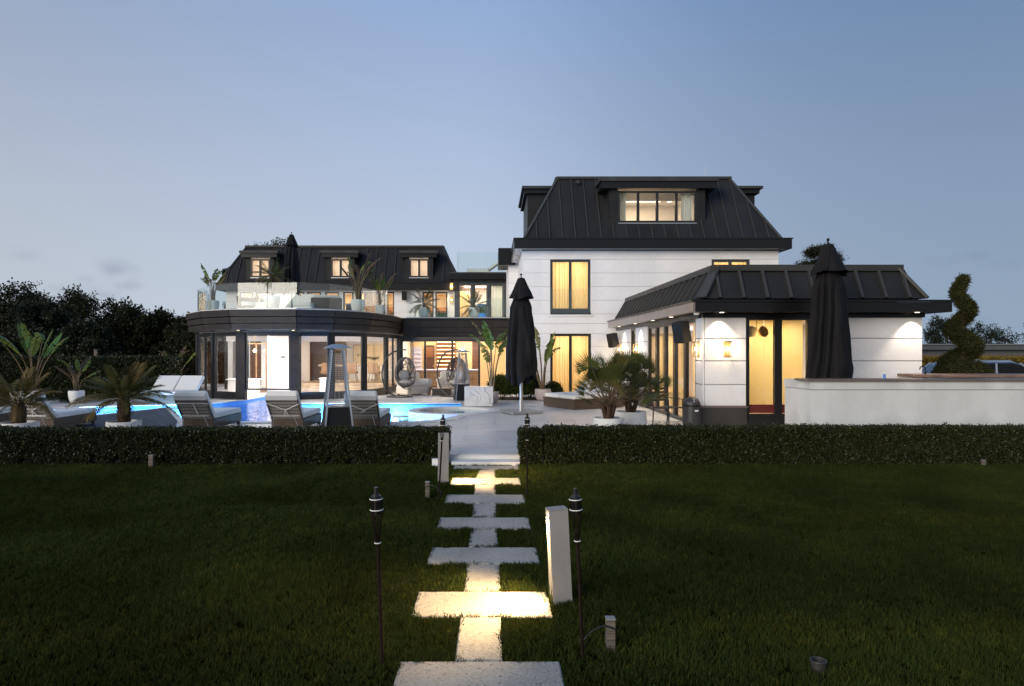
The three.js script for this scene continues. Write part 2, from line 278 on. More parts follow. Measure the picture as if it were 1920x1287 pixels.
Object.assign(M, {
  grass: phys(0.033, 0.046, 0.011, 0.9, { transmission: 0.2, thickness: 0, specularIntensity: 0.08 }),
  box: phys(0.025, 0.031, 0.009, 0.4, { transmission: 0.12, thickness: 0, specularIntensity: 0.45 }),
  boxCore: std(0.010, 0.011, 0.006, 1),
  shrub: leafMat(0.075, 0.10, 0.022),
  treeLeaf: leafMat(0.046, 0.054, 0.026),
  treeLeafB: leafMat(0.05, 0.066, 0.05),
  thuja: leafMat(0.105, 0.11, 0.04, 0.7),
  yellowHedge: leafMat(0.42, 0.31, 0.05, 0.7),
  paddle: leafMat(0.19, 0.23, 0.07, 0.42),
  paddleDry: leafMat(0.28, 0.22, 0.13, 0.6),
  paddleRed: leafMat(0.16, 0.10, 0.085, 0.5),
  fan: leafMat(0.16, 0.18, 0.06, 0.5),
  fanPale: leafMat(0.34, 0.28, 0.10, 0.55),
  date: leafMat(0.19, 0.18, 0.07, 0.5),
  dateDry: leafMat(0.36, 0.25, 0.11, 0.6),
  stalk: std(0.30, 0.25, 0.15, 0.6, { map: barkTex }),
});
function glow(r, g, b, k) { return new THREE.MeshStandardMaterial({ color: lin(r, g, b), emissive: lin(r, g, b), emissiveIntensity: k, roughness: 0.6 }); }
const WARM = [1, 0.74, 0.42], SOFT = [1, 0.86, 0.70], NEUT = [1, 0.94, 0.90];
M.glowWarm = glow(...WARM, 3); M.glowSoft = glow(...SOFT, 2.2); M.glowNeut = glow(...NEUT, 2.0); M.glowBulb = glow(1, 0.72, 0.36, 14); M.glowPool = glow(0.7, 0.9, 1, 6); M.glowStrip = glow(1, 0.80, 0.5, 9);
function pointLamp(parent, x, y, z, col, cd, radius = 4, name = 'lamp_light') { const l = new THREE.PointLight(new THREE.Color(...col), cd, 0, 2); l.name = name; l.position.set(x, y, z); l.castShadow = true; l.shadow.radius = radius; parent.add(l); return l; }
function spotLamp(parent, x, y, z, tx, ty, tz, col, cd, angle, pen = 0.6, radius = 1.5) { const l = new THREE.SpotLight(new THREE.Color(...col), cd, 0, angle, pen, 2); l.name = 'spot_light'; l.position.set(x, y, z); l.target.position.set(tx, ty, tz); l.castShadow = true; l.shadow.radius = radius; parent.add(l, l.target); return l; }
function areaLamp(parent, x, y, z, w, d, col, k) { const l = new THREE.RectAreaLight(new THREE.Color(...col), k * 1.9, w, d); l.name = 'panel_light'; l.position.set(x, y, z); l.rotation.x = -Math.PI / 2; parent.add(l); return l; }
function ceilingPanel(parent, x, y, z, w, d, col, k, mat) { boxAt('ceiling_light', mat, parent, x - w / 2, x + w / 2, y - 0.03, y, z - d / 2, z + d / 2); areaLamp(parent, x, y - 0.04, z, w, d, col, k); }
// ---------------------------------------------------------------- ground, lawn, path
const TY = 0.15;                                                             // terrace level
{
  const outer = polyShape([[-700, -300], [700, -300], [700, 1200], [-700, 1200]]);
  outer.holes.push(new THREE.Path([[-15.9, 11.75], [-15.9, 36.5], [11.9, 36.5], [11.9, 11.75]].map(([x, d]) => new THREE.Vector2(x, d))));
  structure(tag(mesh('lawn', sheet(outer, 0), M.lawn, scene), 'dark mown lawn spreading in front of the hedges', 'lawn'));
}
const PX = -0.07, slabRects = [];
{
  const path = thing('garden_path', 'stepping slab path leading across the lawn to the terrace', 'path'); structure(path);
  const R = rng(5);
  const put = (w, d0, d1, k) => {
    const cx = PX + (R() - 0.5) * 0.012, hw = w / 2, top = 0.016 + R() * 0.006, q = (y, i) => [V(cx - hw + i, y, -d0 - i), V(cx + hw - i, y, -d0 - i), V(cx + hw - i, y, -d1 + i), V(cx - hw + i, y, -d1 + i)];
    const m = new MB(); m.g.push(hexa(q(-0.08, 0), q(top - 0.008, 0)), hexa(q(top - 0.008, 0), q(top, 0.010)));
    const g = m.geo(), uv = g.attributes.uv, ox = R() * 3, oy = R() * 3; for (let i = 0; i < uv.count; i++) uv.setXY(i, uv.getX(i) + ox, uv.getY(i) + oy);
    mesh('slab', g, M.slab, path); slabRects.push([cx - hw, cx + hw, d0, d1]);
  };
  const wide = [3.72, 4.95, 6.18, 7.38, 8.60, 9.80];
  wide.forEach((d, k) => { put(k ? 1.03 : 0.99, d, d + 0.515); put(0.295, d + 0.527, (wide[k + 1] ?? 11.0) - 0.012); });
  put(1.10, 11.0, 11.42);
}
{ // grass blades, thick near the camera
  const R = rng(21), blades = [], n = 9;
  for (let i = 0; i < n; i++) {
    const a = R() * 6.28, r = Math.sqrt(R()) * 0.028, x = Math.cos(a) * r, z = Math.sin(a) * r, h = 0.020 + R() * 0.020, yaw = R() * 6.28, w = 0.0018 + R() * 0.001, lx = (R() - 0.5) * 0.035, lz = (R() - 0.5) * 0.035;
    const cx = Math.cos(yaw) * w, cz = Math.sin(yaw) * w, mx = x + lx * 0.4, mz = z + lz * 0.4;
    blades.push(x - cx, -0.004, z - cz, x + cx, -0.004, z + cz, mx + cx * 0.8, h * 0.6, mz + cz * 0.8, x - cx, -0.004, z - cz, mx + cx * 0.8, h * 0.6, mz + cz * 0.8, mx - cx * 0.8, h * 0.6, mz - cz * 0.8, mx - cx * 0.8, h * 0.6, mz - cz * 0.8, mx + cx * 0.8, h * 0.6, mz + cz * 0.8, x + lx, h, z + lz);
  }
  const geo = tris(blades), N = 190000, im = new THREE.InstancedMesh(geo, M.grass, N), m4 = new THREE.Matrix4(), q = new THREE.Quaternion(), c = new THREE.Color(), Y = V(0, 1, 0);
  let k = 0;
  const clear = (x, d) => { for (const [a, b, d0, d1] of slabRects) { const e = 0.022 * (fb(x * 9 + 3, d * 9, 1, 2) - 0.25); if (x > a + e && x < b - e && d > d0 + e && d < d1 - e) return false; } return true; };
  while (k < N) {
    const d = Math.sqrt(2.6 * 2.6 + R() * (11.62 * 11.62 - 2.6 * 2.6)), x = (-0.93 - R() * 0) * d + R() * 1.93 * d;
    if (!clear(x, d)) continue;
    const patch = fb(x * 0.9 + 50, d * 0.9, 1, 3), tuft = fb(x * 4 + 9, d * 4, 1, 2), s = (0.75 + 0.5 * R()) * (0.65 + 0.75 * tuft) * (0.9 + d * 0.02);
    q.setFromAxisAngle(Y, R() * 6.28); m4.compose(V(x, 0, -d), q, V(s * 1.1, s * (0.8 + 0.5 * patch), s * 1.1)); im.setMatrixAt(k, m4);
    const dry = Math.max(0, fb(x * 0.55 + 7, d * 1.3 + 3, 1, 4) - 0.56) * 5, g = (0.45 + 1.0 * patch) * (0.75 + 0.5 * R()), yel = R() < 0.06 + 0.3 * Math.min(1, dry) ? 1.8 : 1; c.setRGB(g * yel, g * (0.9 + 0.2 * R()) * (yel > 1 ? 1.4 : 1), g * 0.9); im.setColorAt(k, c); k++;
  }
  im.name = 'grass'; im.userData = { kind: 'stuff', label: 'short dark grass blades of the mown lawn', category: 'grass' }; scene.add(im);
}
// ---------------------------------------------------------------- terrace with pool and spa
const SPA = { x: -1.1, d: 20.4, r: 1.35 };
const spaArc = []; for (let a = -83; a <= 83; a += 8.3) spaArc.push([SPA.x + SPA.r * Math.cos(a * Math.PI / 180), SPA.d + SPA.r * Math.sin(a * Math.PI / 180)]);
const POOL = [[-7.7, 17.2], [-1.95, 17.2], [-1.55, 17.45], [-1.2, 17.95], [-1.0, 18.6], ...spaArc, [-1.0, 23.1], [-7.25, 23.1], [-7.25, 27.6], [-8.87, 27.6], [-8.87, 24.7], [-9.5, 22.95], [-10.5, 22.55], [-12.8, 21.75], [-13.35, 20.4], [-11.35, 17.85], [-10.15, 21.55]];
{
  const terrace = thing('terrace', 'pale stone terrace around the pool', 'terrace'); structure(terrace);
  const base = polyShape([[-15.9, 11.75], [11.9, 11.75], [11.9, 36.5], [-15.9, 36.5]]); base.holes.push(new THREE.Path(POOL.map(([x, d]) => new THREE.Vector2(x, d))));
  mesh('paving_bed', sheet(base, TY - 0.012), M.pavingB, terrace);
  boxAt('terrace_edge', M.coping, terrace, -15.9, 11.9, -0.1, TY - 0.014, -11.75, -11.8);
  boxAt('step', M.coping, terrace, -0.66, 0.49, -0.06, 0.075, -11.44, -11.745);
  const W = 1.35, D = 0.9, R = rng(3), mats = [M.paving, M.pavingB, M.pavingC, M.paving], geo = [0, 1, 2, 3].map((k) => { const g = bx(W - 0.014, 0.05, D - 0.014).clone(), uv = g.attributes.uv; for (let i = 0; i < uv.count; i++) uv.setXY(i, uv.getX(i) + k * 0.37, uv.getY(i) + k * 0.71); return g; });
  let n = 0;
  for (let j = 0; j < 18; j++) for (let i = 0; i < 22; i++) {
    const x = -15.4 + W * (i + 0.5) + (j % 2) * W / 2, d = 11.755 + D * (j + 0.5);
    if (x > 11 || (x > 4.6 && d > 15.3) || d > 27.9 || (x < -4 && d > 23)) continue;
    let hit = false; for (const [a, b] of [[-0.5, -0.5], [0.5, -0.5], [0.5, 0.5], [-0.5, 0.5], [0, 0], [0, 0.5], [0, -0.5], [0.5, 0], [-0.5, 0]]) if (inPoly(x + a * (W + 0.6), d + b * (D + 0.6), POOL)) hit = true;
    if (hit || n > 299) continue;
    mesh('paving_tile', geo[Math.floor(R() * 4)], mats[Math.floor(R() * 4)], terrace, [x, TY - 0.025, -d]); n++;
  }
  // coping stones along the pool edge
  for (let i = 0; i < POOL.length; i++) {
    const a = POOL[i], b = POOL[(i + 1) % POOL.length];
    if (i >= 4 && i < 4 + spaArc.length + 1) continue;
    if ((a[1] > 24.5 && b[1] > 24.5)) continue;
    const A = V(a[0], 0, -a[1]), B = V(b[0], 0, -b[1]), dir = B.clone().sub(A), L = dir.length(); dir.normalize();
    const nrm = V(-dir.z, 0, dir.x); if (inPoly((A.x + B.x) / 2 + nrm.x * 0.05, -((A.z + B.z) / 2 + nrm.z * 0.05), POOL)) nrm.negate();
    const k = Math.max(1, Math.round(L / 1.2));
    for (let s = 0; s < k; s++) {
      const p = A.clone().addScaledVector(dir, L * s / k + 0.004), q = A.clone().addScaledVector(dir, L * (s + 1) / k - 0.004), o = nrm.clone().multiplyScalar(0.34), q0 = [p, q, q.clone().add(o), p.clone().add(o)];
      const lift = (y) => q0.map((v) => V(v.x, y, v.z));
      mesh('coping_stone', hexa(lift(TY - 0.04), lift(TY + 0.006)), M.coping, terrace);
    }
  }
  // dark polished stone deck between the two arms of the pool
  const deck = polyShape([[-10.1, 21.2], [-7.95, 17.3], [-7.4, 15.9], [-9.6, 15.9], [-11.1, 17.7]]);
  mesh('marble_deck', slab(deck, TY - 0.03, TY + 0.012), M.darkMarble, terrace);
}
{
  const pool = thing('swimming_pool', 'lit blue swimming pool running under the glass wall', 'pool'); structure(pool);
  const P = [], U = []; let run = 0;
  for (let i = 0; i < POOL.length; i++) { const a = POOL[i], b = POOL[(i + 1) % POOL.length], L = Math.hypot(b[0] - a[0], b[1] - a[1]), y0 = -1.25, y1 = TY - 0.013; P.push(a[0], y0, -a[1], b[0], y0, -b[1], b[0], y1, -b[1], a[0], y0, -a[1], b[0], y1, -b[1], a[0], y1, -a[1]); U.push(run, y0, run + L, y0, run + L, y1, run, y0, run + L, y1, run, y1); run += L; }
  mesh('pool_wall', tris(P, U), M.basin, pool);
  mesh('pool_bottom', sheet(polyShape(POOL), -1.25), M.basin, pool);
  mesh('water', sheet(polyShape(POOL), 0.075), M.water, pool);
  // round steps at the shallow end
  for (let k = 0; k < 4; k++) {
    const r = SPA.r + 0.42 * (4 - k), s = new THREE.Shape(), a0 = 118, a1 = 235;
    for (let a = a0; a <= a1; a += 6) { const x = SPA.x + r * Math.cos(a * Math.PI / 180), d = SPA.d + r * Math.sin(a * Math.PI / 180); a === a0 ? s.moveTo(x, d) : s.lineTo(x, d); }
    for (let a = a1; a >= a0; a -= 6) s.lineTo(SPA.x + (SPA.r - 0.1) * Math.cos(a * Math.PI / 180), SPA.d + (SPA.r - 0.1) * Math.sin(a * Math.PI / 180));
    s.closePath(); mesh('pool_step', slab(s, -1.24 + k * 0.004, -0.95 + k * 0.25), M.step, pool);
  }
  for (const [x, d] of [[-3.2, 23.05], [-5.6, 23.05], [-6.2, 17.25], [-3.6, 17.25], [-10.4, 22.4], [-12.4, 21.4]]) {
    const s = d > 20 ? 1 : -1; const m = mesh('pool_light', new THREE.CylinderGeometry(0.11, 0.11, 0.03, 16), M.glowPool, pool, [x, -0.45, -d + 0.04 * s]); m.rotation.x = Math.PI / 2;
    pointLamp(pool, x, -0.45, -d + 0.35 * s, [0.38, 0.70, 1], 24, 4, 'pool_lamp_light');
  }
}
{
  const spa = thing('whirlpool_spa', 'round raised whirlpool spa set in the pool corner', 'spa', [SPA.x, 0, -SPA.d]);
  const ring = (r0, r1, y0, y1) => { const s = new THREE.Shape(); s.absarc(0, 0, r1, 0, Math.PI * 2); const h = new THREE.Path(); h.absarc(0, 0, r0, 0, Math.PI * 2, true); s.holes.push(h); const g = new THREE.ExtrudeGeometry(s, { depth: y1 - y0, bevelEnabled: false, curveSegments: 48 }); g.rotateX(-Math.PI / 2); g.translate(0, y0, 0); return plain(g); };
  mesh('rim', ring(1.05, 1.36, -1.2, TY + 0.012), M.coping, spa);
  mesh('bench', ring(0.62, 1.05, -0.9, -0.35), M.darkMarble, spa);
  mesh('floor_disc', new THREE.CylinderGeometry(0.7, 0.7, 0.05, 32), M.darkMarble, spa, [0, -0.9, 0]);
  mesh('water', plain(new THREE.CircleGeometry(1.05, 40).rotateX(-Math.PI / 2)), M.water, spa, [0, 0.11, 0]);
}
// ---------------------------------------------------------------- building helpers
function segs(x0, x1, row, openings, max) {
  let s = [[x0, x1]]; const my = (row[0] + row[1]) / 2;
  for (const [a, b, c, d] of openings) if (my > c && my < d) s = s.flatMap(([p, q]) => (b <= p || a >= q ? [[p, q]] : [[p, a], [b, q]].filter(([u, v]) => v - u > 0.02)));
  return s.flatMap(([p, q]) => { const k = Math.max(1, Math.ceil((q - p) / max)); return Array.from({ length: k }, (_, i) => [p + (q - p) * i / k, p + (q - p) * (i + 1) / k]); });
}
function facade(house, x0, x1, rows, openings, origin, turn = 0, { max = 4.2, gap = 0.012, mat = M.panel, thick = 0.25 } = {}) {
  const w = grp('wall', house, origin, turn), back = new MB();
  for (let i = 0; i + 1 < rows.length; i++) for (const [p, q] of segs(x0, x1, [rows[i], rows[i + 1]], openings, max)) {
    mesh('wall_panel', bx(q - p - gap, rows[i + 1] - rows[i] - gap, 0.03), mat, w, [(p + q) / 2, (rows[i] + rows[i + 1]) / 2, -0.015]);
    back.box((p + q) / 2, (rows[i] + rows[i + 1]) / 2, -0.03 - thick / 2, q - p, rows[i + 1] - rows[i], thick);
  }
  back.build('wall_core', M.groove, w); return w;
}
function pleats(w, h, n, amp) {                                              // hanging curtain
  const g = new THREE.PlaneGeometry(w, h, n * 6, 1), p = g.attributes.position;
  for (let i = 0; i < p.count; i++) { const t = p.getX(i) / w + 0.5; p.setZ(i, amp * Math.sin(t * n * 2 * Math.PI + 1.3 * Math.sin(t * 9)) + amp * 0.4 * Math.sin(t * n * 5.1)); }
  g.computeVertexNormals(); return plain(g);
}
const pleatCache = {};
function curtain(name, w, h, mat, parent, pos, n = Math.round(w * 9)) { const k = [w.toFixed(2), h.toFixed(2), n].join(); return mesh(name, pleatCache[k] ??= pleats(w, h, n, 0.025), mat, parent, pos); }
function windowUnit(house, origin, turn, w, h, n, { fr = M.frame, bar = 0.07, depth = 0.10, cur, curD = 0.22, blind, sill, bottom = 0, glass = M.glass, curW } = {}) {
  const g = grp('window', house, origin, turn), m = new MB();                 // origin: bottom centre on the wall face, +z outwards
  m.box(-w / 2 + bar / 2, h / 2, -depth, bar, h, 0.09).box(w / 2 - bar / 2, h / 2, -depth, bar, h, 0.09);
  m.box(0, h - bar / 2, -depth, w - 2 * bar, bar, 0.09).box(0, (bar + bottom) / 2, -depth, w - 2 * bar, bar + bottom, 0.09);
  const pw = (w - bar) / n;
  for (let i = 1; i < n; i++) m.box(-w / 2 + bar / 2 + pw * i, (h - bar + bar + bottom) / 2, -depth, bar * 1.15, h - 2 * bar - bottom, 0.082);
  m.build('frame', fr, g);
  for (let i = 0; i < n; i++) {
    const cx = -w / 2 + bar / 2 + pw * (i + 0.5);
    boxlessPane('pane', pw - bar, h - 2 * bar - bottom, glass, g, [cx, (h + bottom) / 2, -depth]);
    if (cur) curtain('curtain', curW ?? pw - 0.02, h - 0.05, cur, g, [cx, h / 2, -depth - curD]);
    if (blind) mesh('blind', plain(new THREE.PlaneGeometry(pw - 0.02, h - 0.05)), blind, g, [cx, h / 2, -depth - curD]);
  }
  if (sill) boxAt('sill', sill, g, -w / 2 - 0.04, w / 2 + 0.04, -0.05, -0.004, -0.12, 0.05);
  return g;
}
const paneGeo = {};
function boxlessPane(name, w, h, mat, parent, pos, ry = 0) { const k = w.toFixed(3) + ',' + h.toFixed(3); return mesh(name, paneGeo[k] ??= plain(new THREE.PlaneGeometry(w, h)), mat, parent, pos, ry); }
function room(house, x0, x1, y0, y1, z0, z1, wall, floor, ceil, { front = false, sides = true } = {}) { // open to +z (z0 is the open front, z1 the back)
  const r = grp('room', house), t = 0.06;
  boxAt('back_wall', wall, r, x0 - t, x1 + t, y0 - t, y1 + t, z1 - t, z1);
  if (sides) { boxAt('side_wall', wall, r, x0 - t, x0, y0 - t, y1 + t, z1 + 0.001, z0); boxAt('side_wall', wall, r, x1, x1 + t, y0 - t, y1 + t, z1 + 0.001, z0); }
  boxAt('room_floor', floor, r, x0 + 0.001, x1 - 0.001, y0 - t, y0, z1 + 0.001, z0); boxAt('room_ceiling', ceil, r, x0 + 0.001, x1 - 0.001, y1, y1 + t, z1 + 0.001, z0);
  return r;
}
function mansard(house, x0, x1, z0, z1, y0, ix, iz, y1, { seam = 0.5, sides = 'flr', sw = 0.035, sh = 0.045, skip = () => false, hip = 0.12, cap = 0.1, holes = [] } = {}) { // z0 front, z1 back (z1 < z0)
  const r = grp('roof', house), a = V(x0, y0, z0), b = V(x1, y0, z0), c = V(x1, y0, z1), d = V(x0, y0, z1), A = V(x0 + ix, y1, z0 - iz), B = V(x1 - ix, y1, z0 - iz), C = V(x1 - ix, y1, z1 + iz), D = V(x0 + ix, y1, z1 + iz);
  const P = [], U = [], quad = (p, q, s, t) => { const w = p.distanceTo(q), h = p.distanceTo(t); P.push(...p, ...q, ...s, ...p, ...s, ...t); U.push(0, 0, w, 0, w - ix, h, 0, 0, w - ix, h, ix, h); };
  { // front slope, open where a dormer stands
    const ys = [...new Set([y0, y1, ...holes.flatMap((h) => [h[2], h[3]])])].sort((p, q) => p - q), at = (x, y) => V(x, y, z0 - iz * (y - y0) / (y1 - y0)), xl = (y) => x0 + ix * (y - y0) / (y1 - y0), xr = (y) => x1 - ix * (y - y0) / (y1 - y0);
    for (let i = 0; i + 1 < ys.length; i++) { const p = ys[i], q = ys[i + 1], hs = holes.filter((h) => h[2] <= p && h[3] >= q).sort((u, v) => u[0] - v[0]); let lp = xl(p), lq = xl(q); for (const h of [...hs, null]) { const rp = h ? h[0] : xr(p), rq = h ? h[0] : xr(q); const A0 = at(lp, p), B0 = at(rp, p), C0 = at(rq, q), D0 = at(lq, q); P.push(...A0, ...B0, ...C0, ...A0, ...C0, ...D0); for (const v of [A0, B0, C0, A0, C0, D0]) U.push(v.x, (v.y - y0) * 1.17); if (h) { lp = lq = h[1]; } } }
  }
  quad(b, c, C, B); quad(c, d, D, C); quad(d, a, A, D); quad(A, B, C, D);
  mesh('roof_sheet', tris(P, U), M.zinc, r);
  const line = (p, q, s, t, nrm) => {                                        // p-q bottom edge, t-s top edge
    const L = p.distanceTo(q), e = q.clone().sub(p).normalize(), inset = t.clone().sub(p).dot(e), rise = t.clone().sub(p).addScaledVector(e, -inset), k = Math.floor(L / seam), off = (L - (k - 1) * seam) / 2;
    for (let i = 0; i < k; i++) {
      const u = off + i * seam, v = Math.min(1, u / inset, (L - u) / inset); if (v < 0.1) continue;
      const lo = p.clone().addScaledVector(e, u).addScaledVector(nrm, sh / 2), hi = lo.clone().addScaledVector(rise, v * 0.985);
      if (skip(lo, hi)) continue;
      beam('standing_seam', lo, hi, sw, sh, M.seam, r, nrm);
    }
  };
  const nf = B.clone().sub(A).cross(a.clone().sub(A)).normalize(); const n = (p, q, t) => { const v = q.clone().sub(p).cross(t.clone().sub(p)).normalize(); return v.y < 0 ? v.negate() : v; };
  if (sides.includes('f')) line(a, b, B, A, n(a, b, A));
  if (sides.includes('l')) line(d, a, A, D, n(d, a, D));
  if (sides.includes('r')) line(b, c, C, B, n(b, c, B));
  beam('hip_flashing', a.clone().add(V(0, 0.02, 0)), A, hip, 0.05, M.seam, r); beam('hip_flashing', b.clone().add(V(0, 0.02, 0)), B, hip, 0.05, M.seam, r);
  beam('ridge_cap', A.clone().add(V(-0.05, 0.01, 0.03)), B.clone().add(V(0.05, 0.01, 0.03)), 0.12, cap, M.seam, r);
  beam('ridge_cap', A.clone().add(V(-0.03, 0.008, -0.03)), D.clone().add(V(-0.03, 0.008, 0)), 0.12, cap, M.seam, r);
  beam('ridge_cap', B.clone().add(V(0.03, 0.008, -0.03)), C.clone().add(V(0.03, 0.008, 0)), 0.12, cap, M.seam, r);
  return r;
}
function eaves(house, x0, x1, y0, y1, z0, z1, { mat = M.fascia, w = 0.42, soffit = M.soffitDark, leftMat } = {}) { // fascia ring of depth w round the building with a lipped edge
  const e = grp('eaves', house), h = y1 - y0, t = 0.05;
  boxAt('fascia', mat, e, x0 + t, x1 - t, y0, y1 - 0.05, z0 - t, z0); boxAt('gutter_lip', mat, e, x0 - 0.03, x1 + 0.03, y1 - 0.045, y1, z0 - t, z0 + 0.035);
  boxAt('fascia', leftMat ?? mat, e, x0, x0 + t - 0.002, y0, y1 - 0.05, z1, z0); boxAt('gutter_lip', mat, e, x0 - 0.03, x0 + t, y1 - 0.045, y1, z1, z0 - t - 0.002);
  boxAt('fascia', mat, e, x1 - t + 0.002, x1, y0, y1 - 0.05, z1, z0); boxAt('gutter_lip', mat, e, x1 - t, x1 + 0.03, y1 - 0.045, y1, z1, z0 - t - 0.002);
  boxAt('soffit', soffit, e, x0 + t + 0.002, x1 - t - 0.002, y0 + 0.01, y0 + 0.04, z0 - t - 0.002, z0 - w); 
  boxAt('soffit', soffit, e, x0 + t + 0.002, x0 + w, y0 + 0.01, y0 + 0.04, z0 - w - 0.002, z1); boxAt('soffit', soffit, e, x1 - w, x1 - t - 0.002, y0 + 0.01, y0 + 0.04, z0 - w - 0.002, z1);
  boxAt('roof_deck', M.zinc, e, x0 + t + 0.003, x1 - t - 0.003, y1 - 0.09, y1 - 0.05, z0 - t - 0.003, z1);
  return e;
}
function dormer(house, xc, w, y0, y1, zf, zb, { over = 0.16, roofH = 0.34, n = 2, cur, fr = M.frame, roofOut = 0.22, side = 0.16, cheekDrop = 0 } = {}) { // window w x (y1-y0) in a box
  const d = grp('dormer', house), x0 = xc - w / 2 - side, x1 = xc + w / 2 + side;
  boxAt('cheek', M.zinc, d, x0 - 0.06, x0, y0 - 0.1 - cheekDrop, y1 + 0.05, zb, zf); boxAt('cheek', M.zinc, d, x1, x1 + 0.06, y0 - 0.1 - cheekDrop, y1 + 0.05, zb, zf);
  boxAt('jamb', M.zinc, d, x0 + 0.001, xc - w / 2 - 0.001, y0 - 0.05, y1 + 0.05, zf - 0.1, zf - 0.004); boxAt('jamb', M.zinc, d, xc + w / 2 + 0.001, x1 - 0.001, y0 - 0.05, y1 + 0.05, zf - 0.1, zf - 0.004);
  boxAt('apron', M.zinc, d, x0 - 0.06, x1 + 0.06, y0 - 0.13, y0 - 0.052, zf - 0.12, zf + 0.05);
  boxAt('sill', M.steelDull, d, xc - w / 2, xc + w / 2, y0 - 0.05, y0 - 0.012, zf - 0.1, zf + 0.02);
  boxAt('dormer_roof', M.fascia, d, x0 - over, x1 + over, y1 + 0.06, y1 + 0.06 + roofH * 0.62, zb, zf + roofOut * 0.75); boxAt('roof_lip', M.seam, d, x0 - over - 0.07, x1 + over + 0.07, y1 + 0.062 + roofH * 0.62, y1 + 0.06 + roofH, zb, zf + roofOut);
  const bar = 0.075, m = new MB(), h = y1 - y0;
  m.box(xc - w / 2 + bar / 2, y0 + h / 2, zf - 0.05, bar, h, 0.08).box(xc + w / 2 - bar / 2, y0 + h / 2, zf - 0.05, bar, h, 0.08).box(xc, y1 - bar / 2, zf - 0.05, w - 2 * bar, bar, 0.08).box(xc, y0 + bar / 2, zf - 0.05, w - 2 * bar, bar, 0.08);
  const pw = (w - bar) / n; for (let i = 1; i < n; i++) m.box(xc - w / 2 + bar / 2 + pw * i, y0 + h / 2, zf - 0.05, bar * 1.4, h - 2 * bar, 0.076);
  m.build('window_frame', fr, d);
  for (let i = 0; i < n; i++) { const cx = xc - w / 2 + bar / 2 + pw * (i + 0.5); boxlessPane('pane', pw - bar, h - 2 * bar, M.glass, d, [cx, y0 + h / 2, zf - 0.05]); if (cur) mesh('blind', paneGeo['d' + pw] ??= plain(new THREE.PlaneGeometry(pw - 0.01, h)), cur, d, [cx, y0 + h / 2, zf - 0.17]); }
  return d;
}
